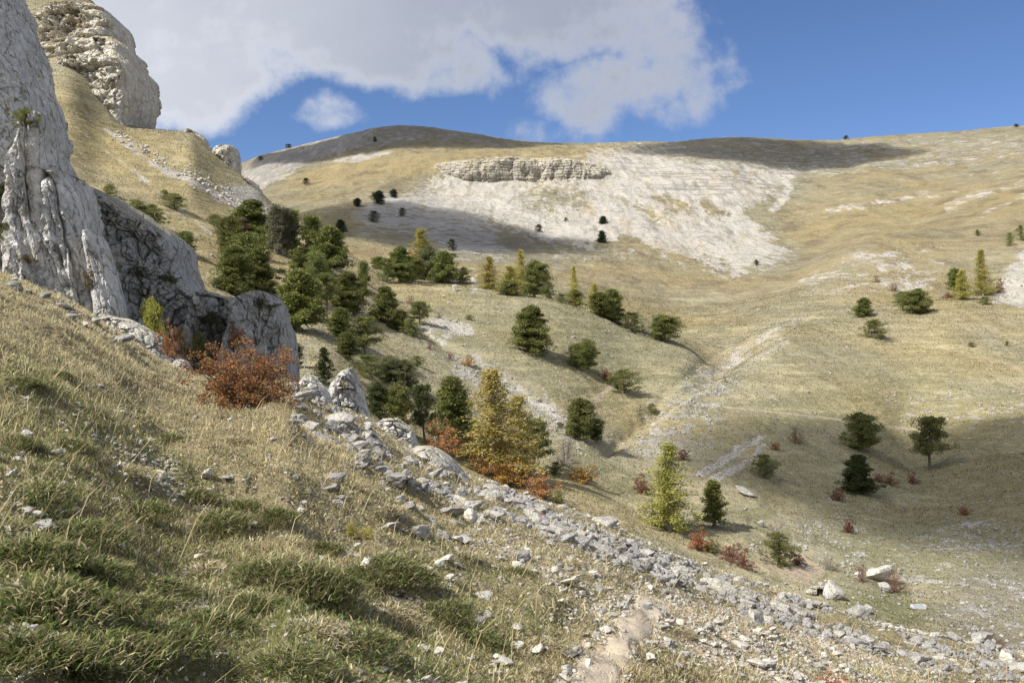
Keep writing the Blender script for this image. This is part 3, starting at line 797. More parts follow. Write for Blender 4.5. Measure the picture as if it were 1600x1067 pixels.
def build_crags():
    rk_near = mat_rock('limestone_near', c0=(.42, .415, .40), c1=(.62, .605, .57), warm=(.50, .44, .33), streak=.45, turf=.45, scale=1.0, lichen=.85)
    rk_shade = mat_rock('limestone_shaded', c0=(.30, .30, .30), c1=(.44, .435, .425), warm=(.36, .32, .25), streak=.35, turf=.6, scale=1.3, moss=(.12, .13, .05), lichen=.4)  # darker limestone: some of the wall's shade is put into its colour
    rk_far = mat_rock('limestone_far', c0=(.44, .41, .36), c1=(.60, .565, .50), warm=(.52, .44, .31), streak=.3, turf=.65, scale=4.0, bump=.5, crack=.45, moss=(.30, .235, .10))
    rk_band = mat_rock('limestone_band', c0=(.33, .31, .265), c1=(.46, .43, .375), warm=(.48, .41, .29), streak=.3, turf=.5, scale=7.0, bump=.3, crack=.4, moss=(.30, .24, .11))
    # tall fluted cliff at the left edge
    crag('fluted_cliff', [
        dict(levels=[(560, -420, 170), (500, -420, 168), (450, -420, 132), (400, -400, 116), (340, -380, 106), (290, -360, 98), (250, -340, 82), (215, -330, 64), (205, -330, 66), (165, -320, 58),
                     (140, -300, 50), (115, -290, 38), (70, -280, 26), (40, -270, 16), (10, -260, 2), (-40, -250, -16), (-110, -230, -60), (-140, -200, -110)],
             d=48, tf=4.2, tb=8, n=2.5, nth=620, nz=330, flute=.22, flute_w=1.0, cleft=1.1, cleft_w=1.7, facet=1.7, facet_w=2.4, joint=.75, joint_s=(1.3, 1.6, 2.6), rough=.20, rough_s=.7, block=.14, block_s=(.5, .5, 1.2), seed=11, skew=.12, tilt=-.24, lean=.10),
        dict(levels=[(540, 60, 176), (480, 66, 172), (430, 72, 160), (380, 80, 140), (330, 88, 128), (300, 92, 117), (285, 94, 110), (270, 94, 102)],
             d=46.5, tf=1.6, tb=3, n=2.4, nth=200, nz=200, cleft=.5, cleft_w=.8, facet=.6, facet_w=1.0, joint=.3, joint_s=(.6, .8, 1.4), rough=.10, rough_s=.5, block=0, seed=17, tilt=-.22, amp=.6),
        dict(levels=[(540, 150, 194), (490, 150, 190), (450, 146, 180), (410, 140, 168), (385, 138, 157), (370, 137, 148), (360, 137, 142)],
             d=45.3, tf=.8, tb=1.5, n=2.2, nth=120, nz=160, flute=.16, flute_w=.35, block=.10, block_s=(.4, .4, 2), rough=.08, seed=19, tilt=-.28, amp=.5),
        dict(levels=[(520, 10, 96), (450, 12, 100), (400, 14, 92), (330, 20, 84), (280, 26, 76), (230, 34, 72), (190, 40, 70), (178, 44, 66)],
             d=45.4, tf=1.3, tb=3, n=2.3, nth=160, nz=180, cleft=.4, cleft_w=.7, facet=.5, facet_w=.9, joint=.35, joint_s=(.6, .8, 1.6), rough=.10, rough_s=.5, block=0, seed=23, tilt=-.2, amp=.6)],
        rk_near, 'tall pale fluted limestone cliff rising at the left edge above the grassy slope', 'cliff')
    # shaded wall behind it
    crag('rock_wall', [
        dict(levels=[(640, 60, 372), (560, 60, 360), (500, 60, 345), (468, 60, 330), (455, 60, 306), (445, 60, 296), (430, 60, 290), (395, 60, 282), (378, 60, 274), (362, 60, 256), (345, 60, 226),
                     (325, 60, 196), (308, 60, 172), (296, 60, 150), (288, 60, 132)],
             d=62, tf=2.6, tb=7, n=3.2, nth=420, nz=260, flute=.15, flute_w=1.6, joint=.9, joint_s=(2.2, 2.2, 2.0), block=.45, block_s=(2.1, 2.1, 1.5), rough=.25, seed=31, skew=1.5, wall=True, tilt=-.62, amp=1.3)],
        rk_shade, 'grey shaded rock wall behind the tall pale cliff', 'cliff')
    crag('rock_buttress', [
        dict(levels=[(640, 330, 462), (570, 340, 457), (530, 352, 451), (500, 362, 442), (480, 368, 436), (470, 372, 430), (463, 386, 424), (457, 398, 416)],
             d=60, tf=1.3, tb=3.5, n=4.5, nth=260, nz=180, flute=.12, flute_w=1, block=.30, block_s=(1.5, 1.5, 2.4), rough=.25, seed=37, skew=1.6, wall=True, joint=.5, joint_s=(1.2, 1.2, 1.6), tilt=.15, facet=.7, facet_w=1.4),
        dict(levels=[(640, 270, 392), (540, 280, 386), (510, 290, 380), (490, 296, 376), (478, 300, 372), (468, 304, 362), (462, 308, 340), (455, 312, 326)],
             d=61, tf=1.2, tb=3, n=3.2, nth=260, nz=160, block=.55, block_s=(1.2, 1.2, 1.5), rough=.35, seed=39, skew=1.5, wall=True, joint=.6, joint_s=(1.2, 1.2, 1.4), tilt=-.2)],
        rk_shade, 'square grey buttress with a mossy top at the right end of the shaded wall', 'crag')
    # light slab outcrop on the near crest, under the tall cliff
    crag('slab_outcrop', [
        dict(levels=[(600, 190, 292), (575, 185, 290), (555, 170, 274), (540, 160, 262), (525, 150, 248), (510, 146, 226), (500, 146, 202), (494, 150, 180), (490, 156, 168)],
             d=39.5, tf=1.5, tb=1.2, n=2.3, nth=200, nz=120, block=.34, block_s=(1.0, 1.0, .5), rough=.16, seed=43, tilt=-.45, amp=.6, cap=.4),
        dict(levels=[(592, 268, 302), (580, 268, 300), (570, 270, 297), (562, 276, 290)], d=38.5, tf=.5, tb=.5, n=2.3, nth=90, nz=50, block=.12, block_s=(.4, .4, .3), rough=.08, seed=44, amp=.4, cap=.5)],
        rk_near, 'pale cracked slab outcrop on the grass at the foot of the tall cliff', 'rock outcrop')
    # far crag on the left hill
    crag('hill_crag', [
        dict(levels=[(300, 20, 215), (235, 30, 226), (205, 50, 220), (190, 55, 226), (165, 58, 229), (140, 60, 228), (122, 62, 222), (110, 64, 213), (102, 66, 208), (90, 68, 206), (80, 72, 196), (72, 80, 184)],
             d=252, tf=15, tb=16, n=4.0, nth=420, nz=220, facet=4.5, facet_w=11, joint=2.6, joint_s=(8, 8, 6), strata=1.3, strata_h=5.5, dip=-.25, block=0, rough=.8, rough_s=.7, cleft=1.2, cleft_w=8, seed=53, tilt=.1, amp=4, skew=-.35, cap=.25, lean=.25),
        dict(levels=[(100, 44, 200), (88, 48, 198), (78, 50, 196), (68, 52, 194), (52, 58, 190), (40, 70, 184), (30, 82, 176), (24, 100, 166), (20, 120, 150)],
             d=266, tf=11, tb=14, n=3.4, nth=360, nz=160, facet=4.0, facet_w=10, joint=2.8, joint_s=(9, 9, 5), strata=1.2, strata_h=5, dip=-.4, block=0, rough=.8, rough_s=.7, cleft=1.0, cleft_w=9, seed=57, tilt=.3, amp=4, cap=.4, skew=-.3)],
        rk_far, 'big tan two-tiered crag high on the left hill against the cloud', 'crag')
    crag('knob_crag', [
        dict(levels=[(300, 326, 374), (275, 332, 373), (255, 334, 373), (242, 335, 372), (234, 337, 370), (229, 340, 364)], d=246, tf=3.5, tb=5, n=2.6, nth=160, nz=100, joint=1.2, joint_s=(2.5, 2.5, 3), block=.3, block_s=(2.5, 2.5, 3.5), rough=.4, seed=61, amp=2),
        dict(levels=[(236, 280, 326), (222, 284, 324), (213, 288, 318), (207, 292, 308), (204, 296, 302)], d=250, tf=3.5, tb=4, n=2.4, nth=140, nz=60, block=.8, block_s=(2.5, 2.5, 2), rough=.5, seed=62, amp=2)],
        rk_far, 'small square tan crag at the end of the left ridge', 'crag')
    crag('ridge_end_rocks', [
        dict(levels=[(345, 356, 416), (325, 362, 415), (310, 368, 412), (298, 372, 407), (288, 378, 400), (282, 384, 394)], d=240, tf=6, tb=5, n=2.2, nth=180, nz=110, block=1.6, block_s=(2.2, 2.2, 2.0), rough=.8, seed=66, amp=2)],
        rk_far, 'broken pale rocks at the foot of the left ridge above the pines', 'rock outcrop')
    # cliff band across the far scree
    crag('strata_band', [
        dict(levels=[(330, 560, 1010), (312, 590, 1000), (296, 610, 990), (284, 630, 975), (272, 650, 960), (262, 670, 945), (257, 695, 925), (254, 720, 900)], d=697, tf=36, tb=14, n=2.0, nth=760, nz=130, strata=.55, strata_h=1.9, dip=-.02,
             facet=1.8, facet_w=15, block=.4, block_s=(8, 8, 3), rough=1.2, big=11, big_s=24, cleft=1.6, cleft_w=9, rough_s=2.0, seed=71, amp=8, cap=.25)],
        rk_band, 'long pale layered cliff band above the far scree', 'cliff')
    # rocks on the near crest
    crag('horn_outcrop', [
        dict(levels=[(672, 500, 582), (650, 504, 576), (630, 508, 571), (612, 512, 566), (598, 518, 561), (588, 528, 556), (580, 536, 552), (575, 541, 548)],
             d=41, tf=1.0, tb=1.1, n=2.3, nth=180, nz=130, block=.30, block_s=(.7, .7, .8), rough=.15, flute=.08, flute_w=.5, seed=81, amp=.6)],
        rk_near, 'white pointed rock outcrop on the near crest below the dead pines', 'rock outcrop')
    crag('great_slab', [
        dict(levels=[(800, 600, 760), (775, 606, 754), (755, 612, 738), (735, 616, 722), (718, 622, 706), (706, 632, 692), (699, 646, 678), (696, 654, 668)],
             d=33.6, tf=1.5, tb=1.3, n=2.2, nth=220, nz=130, block=.14, block_s=(1.6, 1.6, .9), rough=.10, flute=.16, flute_w=.55, seed=83, amp=.7, tilt=-.75, cap=.5, skew=.2)],
        rk_near, 'big smooth grey slab in the rubble band, the largest rock there', 'boulder')
    crag('ledge_outcrop', [dict(levels=[(715, 496, 580), (700, 500, 577), (688, 506, 573), (678, 514, 566), (670, 524, 556), (667, 532, 546)], d=34, tf=.7, tb=.8, n=2.3, nth=140, nz=80, block=.2, block_s=(.8, .8, .4), rough=.1, seed=85, amp=.6, cap=.4)],
        rk_near, 'squat grey ledge with a shaded front, up left of the great slab', 'rock outcrop')
    crag('ledge_outcrop', [dict(levels=[(698, 570, 656), (684, 574, 650), (672, 580, 644), (662, 590, 632), (654, 600, 622)], d=37, tf=.7, tb=.8, n=2.3, nth=140, nz=80, block=.24, block_s=(.5, .5, .4), rough=.12, seed=86, amp=.6, cap=.4)],
        rk_near, 'rough pale ledge touching the upper left end of the great slab', 'rock outcrop')
    crag('ledge_outcrop', [dict(levels=[(640, 456, 520), (622, 460, 516), (606, 464, 508), (594, 470, 496), (586, 476, 488)], d=39, tf=.8, tb=.8, n=2.3, nth=120, nz=80, block=.24, block_s=(.6, .6, .5), rough=.12, seed=87, amp=.6, cap=.4)],
        rk_near, 'pale ledge on the crest just right of the big rusty orange bush', 'rock outcrop')

# ------------------------------------------------------------------ loose stones
def rock_mesh(seed, sub=3, planes=20, rough=.11):
    rg = np.random.default_rng(seed)
    bm = bmesh.new()
    bmesh.ops.create_icosphere(bm, subdivisions=sub, radius=1)
    V = np.array([v.co[:] for v in bm.verts])
    Fc = np.array([[v.index for v in f.verts] for f in bm.faces])
    bm.free()
    nrm = rg.normal(size=(planes, 3)); nrm /= np.linalg.norm(nrm, axis=1)[:, None]
    h = rg.uniform(.42, .9, planes)
    dn = V @ nrm.T
    r = np.where(dn > .05, h[None, :] / np.maximum(dn, .05), 9).min(1)
    r = np.minimum(r, 1.15)
    V = V * r[:, None]
    if rough:
        n = V / np.linalg.norm(V, axis=1)[:, None]
        V = V + n * (rough * fbm(V * 2.3 + seed * 3.1, 4, seed))[:, None]
        f1, f2, cid = worley(V * 1.7 + seed, seed + 3)
        V = V - n * (rough * .9 * (1 - sst(0, .12, f2 - f1)))[:, None]
    V *= rg.uniform(.75, 1.2, 3) * np.array([1, 1, .78])
    return V, Fc

ROCKV = [rock_mesh(100 + k, 3, 9 + k % 5, .09 if k % 2 else .05) for k in range(14)]
PEBV = [rock_mesh(300 + k, 1, 9, 0) for k in range(8)]

def place_rock(mesh, x, y, size, name, label, cat, group, rg, sink=.3, rz=None, sc=None):
    o = link(name, mesh)
    s = sc or (size * rg.uniform(.85, 1.2), size * rg.uniform(.8, 1.1), size * rg.uniform(.6, .95))
    o.scale = s
    if cat == 'stone': o.scale = s = (s[0] * 1.15, s[1] * 1.1, s[2] * .8)
    o.rotation_euler = (rg.uniform(-.3, .3), rg.uniform(-.1, .45), rg.uniform(0, 6.28) if rz is None else rz)
    o.location = (x, y, float(ground_z(x, y)[0]) + s[2] * (.78 - 2 * sink * .78))
    tag(o, label, cat, group)
    return o

def onpath(px, py):
    return nearline(np.array([px]), np.array([py]), [(880, 1180, 50), (905, 1110, 46), (932, 1060, 40), (962, 1020, 34), (985, 990, 28), (1000, 968, 22), (1024, 936, 14)], 30, .1)[0] > .5

def build_rocks():
    grey = mat_rock('rubble_grey', c0=(.31, .305, .295), c1=(.50, .488, .465), warm=(.43, .385, .31), streak=.2, turf=.12, scale=.35, bump=.5, rnd=True, crackscale=.7)
    white = mat_rock('stone_white', c0=(.46, .435, .39), c1=(.66, .635, .58), warm=(.54, .48, .38), streak=.1, turf=.06, scale=.2, bump=.4, rnd=True, crackscale=.5)
    gm, wm = [], []
    for k, (V, Fc) in enumerate(ROCKV):
        me = np_mesh('boulder', V, Fc); me.materials.append(grey); gm.append(me)
        me = np_mesh('white_stone', V, Fc); me.materials.append(white); wm.append(me)
    rg = np.random.default_rng(5)
    # named boulders
    spec = [
        (1369, 906, 50, .78, 4, 46, 'wm', 'largest lone pale boulder in the valley bottom, with brown scrub round it', 'boulder'),
        (1380, 922, 22, .9, 7, 46, 'wm', 'small pale boulder lying against the front of the lone valley boulder', 'boulder'),
        (1341, 900, 13, 1, 2, 46, 'wm', 'little pale boulder to the left of the lone valley boulder', 'boulder'),
        (1573, 1035, 26, 1.1, 3, 10, 'wm', 'rounded white boulder on the grass near the lower right corner', 'boulder'),
        (1489, 1000, 26, .95, 5, 10, 'gm', 'pointed grey boulder on the crest left of a clump of low rocks', 'boulder'),
        (1532, 1004, 40, .6, 6, 10, 'gm', 'low wide grey boulder on the crest right of the pointed one', 'boulder'),
        (1545, 1012, 22, .9, 1, 10, 'gm', 'small grey boulder in front of the low wide boulder', 'boulder'),
        (1593, 1050, 34, .8, 8, 10, 'gm', 'grey boulder cut by the lower right corner of the photo', 'boulder'),
        (1300, 935, 40, 1.2, 9, 10, 'gm', 'upright pale grey boulder on the crest below the spring box', 'boulder'),
        (1342, 965, 36, 1.1, 10, 10, 'gm', 'tall grey boulder topping the rubble right of the upright one', 'boulder'),
        (1356, 953, 16, 1, 2, 10, 'gm', 'round brownish boulder behind the tall grey boulder', 'boulder'),
        (1272, 948, 40, .5, 11, 10, 'gm', 'flat grey boulder left of the upright pale one', 'boulder'),
        (1180, 975, 44, .7, 12, 10, 'gm', 'broad grey boulder at the lower edge of the rubble band', 'boulder'),
        (1225, 975, 26, .8, 13, 10, 'gm', 'blocky grey boulder just right of the broad one at the rubble edge', 'boulder'),
        (733, 812, 40, .7, 1, 10, 'wm', 'pale angular block on the grass below the great slab', 'boulder'),
        (690, 775, 30, .6, 2, 10, 'gm', 'grey flat block tucked under the front of the great slab', 'boulder'),
        (588, 640, 18, 1.1, 3, 10, 'wm', 'white upright block on the crest right of the pointed outcrop', 'boulder'),
        (950, 822, 42, .6, 4, 10, 'gm', 'long grey block on the crest where the rubble band narrows', 'boulder'),
        (1014, 920, 16, .6, 5, 3, 'wm', 'flat pale stone alone in the turf below the rubble band', 'stone'),
        (62, 826, 36, .36, 6, 3, 'gm', 'flat grey stone in the grass at the left edge', 'stone'),
        (357, 748, 24, .4, 7, 3, 'wm', 'flat white stone in the middle of the near grass slope', 'stone'),
        (668, 890, 20, .7, 8, 3, 'wm', 'white stone beside a dark grass tussock', 'stone'),
        (308, 869, 22, .4, 9, 3, 'wm', 'white stone at the top of a small bare patch', 'stone'),
        (544, 860, 18, .6, 10, 3, 'wm', 'white stone right of the bare patch in the green turf', 'stone'),
        (1015, 1028, 22, .8, 11, 3, 'wm', 'round white stone at the right side of the dirt path', 'stone'),
        (918, 1041, 24, .6, 12, 3, 'wm', 'white stone on the left side of the dirt path', 'stone'),
        (1018, 1005, 24, .5, 13, 3, 'wm', 'flat white stone above the round one beside the path', 'stone'),
        (903, 1014, 20, .4, 0, 3, 'wm', 'flat tan stone left of the path among straw', 'stone'),
        (975, 966, 18, .8, 1, 3, 'wm', 'pale stone at the head of the path', 'stone'),
        (808, 980, 30, .4, 2, 3, 'wm', 'pale flat stones patch in the grass left of the path', 'stone'),
        (693, 958, 16, .8, 3, 3, 'wm', 'white stone in green grass, uphill of two smaller ones', 'stone'),
        (843, 628, 14, .5, 3, 46, 'wm', 'white flat rock in the valley turf near the twin pines', 'boulder'),
        (874, 664, 16, .8, 3, 46, 'wm', 'small white rock left of the twin pines in the valley', 'boulder'),
        (1165, 772, 34, .5, 5, 46, 'gm', 'flat grey rock right of the small pine in the valley', 'boulder'),
        (1188, 822, 16, .8, 6, 46, 'gm', 'grey rock between the small pine and the bare bush', 'boulder'),
        (711, 455, 11, 1.4, 6, 46, 'wm', 'small white standing rock on the middle ridge below the pine group', 'boulder'),
        (445, 398, 12, .9, 2, 90, 'wm', 'white block under the grey trees in the pine wood', 'boulder'),
    ]
    for px, py, w, asp, k, dm, kind, lab, cat in spec:
        p = hit(px, py, dm)
        s = w / F * p.y / 2
        place_rock((gm if kind == 'gm' else wm)[k], p.x, p.y, s, cat if cat == 'boulder' else 'white_stone', lab, cat, None, rg, .22, None, (s * 1.05, s * .95, s * asp * 1.15))
    # rubble band along the near crest: poly in directions
    up = np.array([(452, 585), (500, 628), (570, 660), (640, 697), (740, 750), (850, 790), (960, 828), (1040, 868), (1120, 896), (1200, 920), (1300, 955), (1400, 982), (1500, 1003), (1610, 1026)], float)
    lo = np.array([(452, 665), (500, 700), (570, 730), (640, 765), (740, 800), (850, 842), (960, 885), (1040, 912), (1120, 940), (1200, 978), (1300, 1005), (1400, 1030), (1500, 1055), (1610, 1085)], float)
    pts = []
    while len(pts) < 2700:
        px = rg.uniform(455, 1608)
        u, l = np.interp(px, up[:, 0], up[:, 1]), np.interp(px, lo[:, 0], lo[:, 1])
        t = rg.beta(1.1, 1.5)
        if rg.random() < .17: t = rg.uniform(0, 2.1) * (rg.random() < .8) or rg.uniform(-.15, 0)
        small_ = .55 if t > .9 else 1
        if 590 < px < 765 and t < .85 and rg.random() < .86: continue
        if px < 590 and rg.random() < .25: continue
        if 1300 < px and rg.random() < .3: continue
        py = u + (l - u) * t
        p = hit(px, py, 6, 39)
        if p.y > 40.5: continue
        if pn(np.array([[p.x / 2.2, p.y / 2.2, 3.3]]), 8)[0] < -.22: continue
        s = .88 * (.045 + .13 * rg.random() ** 2.4 + (.13 if rg.random() < .05 else 0)) * (1.0 if px > 850 else 1.3) * small_
        pts.append((s / p.y, s, p, px))
    # bedrock ledges showing through the band
    led = [(474, 668, 46), (500, 690, 40), (530, 660, 50), (556, 690, 54), (600, 672, 46), (585, 712, 60), (640, 725, 44), (470, 620, 40), (700, 802, 56), (735, 792, 44), (770, 806, 50), (760, 776, 46),
           (800, 790, 52), (836, 812, 56), (880, 826, 46), (905, 850, 50), (860, 850, 40), (940, 862, 44), (985, 880, 40), (660, 756, 40), (615, 752, 48), (560, 728, 36), (1010, 866, 36), (1060, 896, 40), (1120, 918, 44)]
    for px, py, w in led:
        p = hit(px, py, 6, 39.5)
        s = 1.0 * w / F * p.y / 2
        place_rock(gm[rg.integers(14)], p.x, p.y, s, 'bedrock_ledge', 'pale grey bedrock ledge half buried in turf along the rubble band', 'rock outcrop', 'bedrock ledges of the rubble band', rg, .42, None, (s * 1.25, s * rg.uniform(.8, 1.2), s * rg.uniform(.5, .8)))
    for k in range(26):
        px = rg.uniform(20, 210); py = np.interp(px, CREST[:, 0], CREST[:, 1]) + rg.uniform(3, 26) ** 1.0
        p = hit(px, py, 20, 41.5)
        s = rg.uniform(.06, .2) + (.15 if rg.random() < .15 else 0)
        place_rock(gm[rg.integers(14)], p.x, p.y, s, 'boulder', 'fallen grey block in the grass at the foot of the tall cliff', 'boulder', 'fallen blocks at the cliff foot', rg, .25)
    pts.sort(key=lambda a: -a[0])
    for _, s, p, px in pts[:255]:
        place_rock(gm[rg.integers(14)], p.x, p.y, s, 'boulder', 'grey angular limestone block among many alike in the long rubble band', 'boulder', 'grey blocks of the rubble band', rg, .34)
    chunks = [(s, p, 0) for _, s, p, px in pts[255:]]
    merge_rocks('rubble', chunks, grey, rg, 'small grey limestone rubble filling the band between the blocks', 'rubble', sub=True)
    # white stones strewn over the near slope
    pts = []
    tries = 0
    while len(pts) < 2100 and tries < 30000:
        tries += 1
        px, py = rg.uniform(-20, 1620), rg.uniform(600, 1090)
        p = hit(px, py, 3, 38)
        if p.y > 38: continue
        b = float(mask_at('bare', p.x, p.y)[0])
        if onpath(px, py) and rg.random() < .9: continue
        dens = .17 + .75 * b + .35 * sst(-.1, .5, fbm(np.array([[p.x / 3, p.y / 3, 1]]), 2, 88)[0]) * (.4 if px < 650 else 1)
        if px < 500 and py > 840: dens *= .10
        if rg.random() > dens: continue
        s = (.95 if px < 620 else 1.1) * (.016 + .04 * rg.random() ** 2.2 + (.035 if rg.random() < .08 else 0)) * (.7 + p.y / 28)
        pts.append((s / p.y, s, p))
    pts.sort(key=lambda a: -a[0])
    for _, s, p in pts[:230]:
        place_rock(wm[rg.integers(14)], p.x, p.y, s, 'white_stone', 'small white limestone stone lying in the grass of the near slope', 'stone', 'white stones strewn over the near slope', rg, -.02)
    peb = [(s, p, 0) for _, s, p in pts[230:]]
    # gravel
    n = 0
    tries = 0
    while n < 5200 and tries < 60000:
        tries += 1
        px, py = rg.uniform(-40, 1640), rg.uniform(620, 1110)
        p = hit(px, py, 2.6, 38)
        if p.y > 38: continue
        b = float(mask_at('bare', p.x, p.y)[0])
        if onpath(px, py) and rg.random() < .75: continue
        if rg.random() > .03 + .9 * b: continue
        peb.append((rg.uniform(.006, .026) * (.7 + p.y / 15), p, 0)); n += 1
    merge_rocks('gravel', peb, white, rg, 'pale gravel and stone chips on the bare ground and the path', 'gravel', sub=False)
    # stones on the slopes across the valley
    mid = []
    tries = 0
    while len(mid) < 8500 and tries < 120000:
        tries += 1
        px, py = rg.uniform(-10, 1610), rg.uniform(380, 1030)
        p = hit(px, py, 58)
        if p.y > 420 or p.y < 55: continue
        dens = .06 + .75 * float(mask_at('rub', p.x, p.y)[0]) + .8 * float(mask_at('scree', p.x, p.y)[0])
        dens *= .4 + 1.2 * sst(-.3, .5, fbm(np.array([[p.x / 9, p.y / 9, 1]]), 2, 99)[0])
        if rg.random() > dens: continue
        mid.append(((.045 + .22 * rg.random() ** 3.8) * (.7 + p.y / 220), p, 0))
    merge_rocks('scattered_stones', mid, grey, rg, 'pale stones scattered over the slopes across the valley', 'stones', sub=False)
    # broken rock of the left hill's scree gully
    lh = []
    for _ in range(300):
        t = rg.random()
        px = 175 + 235 * t + rg.normal() * 5; py = 208 + 128 * t + rg.normal() * (3 + 6 * t)
        p = hit(px, py, 100, 300)
        lh.append((.2 + .5 * rg.random() ** 3, p, 0))
    merge_rocks('scree_stones', lh, white, rg, 'pale scree stones in the gully down the left hill', 'stones', sub=False)

def merge_rocks(name, items, mat, rg, label, cat, sub):
    Vs, Fs, o = [], [], 0
    small = [rock_mesh(500 + k, 2, 9, .05) for k in range(6)] if sub else PEBV
    for s, p, _ in items:
        V, Fc = small[rg.integers(len(small))]
        R = np.array(Euler((rg.uniform(-.5, .5), rg.uniform(-.5, .5), rg.uniform(0, 6.28))).to_matrix())
        W = (V * np.array([s * rg.uniform(.8, 1.3), s * rg.uniform(.8, 1.1), s * rg.uniform(.6, 1)])) @ R.T
        z = float(ground_z(p.x, p.y)[0])
        Vs.append(W + np.array([p.x, p.y, z + s * .2])); Fs.append(Fc + o); o += len(V)
    ob = link(name, np_mesh(name, np.concatenate(Vs), np.concatenate(Fs)), mat)
    tag(ob, label, cat, None, 'stuff')
    return ob
# ------------------------------------------------------------------ trees and bushes (unit size: height 1, width about 1)
def tube(path, r0, r1, sides=6):
    path = np.asarray(path, float); n = len(path)
    Vs = []
    for i, p in enumerate(path):
        t = path[min(i + 1, n - 1)] - path[max(i - 1, 0)]
        t = t / (np.linalg.norm(t) + 1e-9)
        a = np.cross(t, [0, 1, 0] if abs(t[1]) < .8 else [1, 0, 0]); a /= np.linalg.norm(a) + 1e-9
        b = np.cross(t, a)
        r = r0 + (r1 - r0) * i / (n - 1)
        th = np.arange(sides) * 2 * math.pi / sides
        Vs.append(p + r * (np.cos(th)[:, None] * a + np.sin(th)[:, None] * b))
    return np.concatenate(Vs), grid_faces(n, sides, True)

def join(parts):
    Vs, Fs, o = [], [], 0
    for V, Fc in parts:
        Vs.append(V); Fs.append(Fc + o); o += len(V)
    return np.concatenate(Vs), np.concatenate(Fs)

def sprays(cent, rad, n, rg, size, up=.3, flat=.6, hw=1.0):
    """n leaf sprays (thin two-triangle blades) round a pad centre; returns verts (n*4,3) and quads"""
    q = rg.normal(size=(n, 3)); q /= np.linalg.norm(q, axis=1)[:, None]
    rr = rg.random(n) ** .4
    pos = cent + q * rr[:, None] * np.array([rad, rad, rad * flat])
    dr = q * np.array([1, 1, .8]) + rg.normal(size=(n, 3)) * .5 + np.array([0, 0, up])
    dr /= np.linalg.norm(dr, axis=1)[:, None]
    sd = np.cross(dr, rg.normal(size=(n, 3))); sd /= np.linalg.norm(sd, axis=1)[:, None] + 1e-9
    L = size * rg.uniform(.6, 1.3, n)[:, None]; W = L * rg.uniform(.22, .42, n)[:, None] * hw
    sd = sd / 1.0
    V = np.stack([pos - dr * L * .4, pos + sd * W, pos + dr * L * .7, pos - sd * W], 1)
    return V.reshape(-1, 3)

# horizontal squash: unit trees are scaled by (width, width, height); sprays keep their look if aspect is given
def make_pine(seed, style):
    rg = np.random.default_rng(seed)
    asp = {'round': .75, 'cone': .62, 'trunk': .72, 'low': 1.25, 'narrow': .42, 'spruce': .62}[style]     # true width / height
    trunk_parts, Vs, tint = [], [], []
    bend = rg.normal(size=2) * (.05 if style != 'spruce' else .01)
    def stem(t): return np.array([bend[0] * math.sin(t * 3) * asp, bend[1] * math.sin(t * 2.4) * asp, t])
    trunk_parts.append(tube([stem(t) + np.array([0, 0, -.03 if t == 0 else 0]) for t in np.linspace(0, .93, 9)], .030 * (1 if style != 'low' else 1.4), .006, 7))
    base = {'round': .10, 'cone': .05, 'trunk': .30, 'low': .05, 'narrow': .16, 'spruce': .07}[style]
    nb = {'round': 84, 'cone': 112, 'trunk': 44, 'low': 56, 'narrow': 44, 'spruce': 76}[style]
    for k in range(nb):
        t = base + (1 - base) * ((k + rg.random() * .8) / nb) ** .9
        tt = (t - base) / (1 - base)
        if style == 'round': R = .5 * (1.0 - .42 * tt) * min(1, 3.2 * (1 - tt) ** .8) * (.75 + .25 * min(1, tt / .25))
        elif style == 'cone': R = .5 * (1.03 - tt) ** .72 * (.8 + .2 * min(1, tt / .15))
        elif style == 'trunk': R = .5 * (.55 + .6 * math.sin(math.pi * min(1, .25 + tt * .75)))
        elif style == 'low': R = .5 * (1.0 - .25 * tt) * min(1, 2.6 * (1 - tt) ** .7)
        elif style == 'narrow': R = .5 * (1.0 - .35 * tt) * min(1, 3 * (1 - tt)) * (.7 + .3 * math.sin(tt * 17))
        else: R = .5 * (1.02 - tt) ** .9
        if rg.random() < .13: continue
        R *= rg.uniform(.5, 1.16)
        az = k * 2.39996 + rg.normal() * .5
        L = max(R * asp, .03)
        rise = {'spruce': -.12, 'cone': .12}.get(style, .10) + rg.normal() * .06
        p0 = stem(min(t, .92) - .03)
        dirv = np.array([math.cos(az), math.sin(az), 0])
        tip = p0 + dirv * L * .86 + np.array([0, 0, rise * L + .02])
        mid = (p0 + tip) / 2 + np.array([0, 0, -.012])
        trunk_parts.append(tube([p0, mid, tip], .011 * (1 - .6 * tt), .003, 4))
        pad = {'spruce': .042, 'cone': .064, 'narrow': .066}.get(style, .074) * rg.uniform(.6, 1.45)
        npad = 3 if L > .12 else 2
        for j in range(npad):
            f = 1 - j * .34
            c = p0 + (tip - p0) * f + rg.normal(size=3) * .022
            n = int({'spruce': 44}.get(style, 112) * (1.15 if j == 0 else .8))
            V = sprays(c, pad * (1.1 if j == 0 else .9), n, rg, .029 if style != 'spruce' else .03, .45, .85, .72)
            Vs.append(V)
            tv = np.clip(rg.uniform(.2, .8) + rg.normal(size=n) * .2, 0, 1)
            tint.append(np.repeat(tv, 4))
    # crown top
    for _ in range(3):
        V = sprays(stem(.955) + rg.normal(size=3) * .015, .03 if style in ('spruce', 'cone') else .05, 50, rg, .034, .8, .9); Vs.append(V)
        tint.append(np.repeat(np.clip(.6 + rg.normal(size=50) * .2, 0, 1), 4))
    return finish_tree(trunk_parts, Vs, tint, asp)

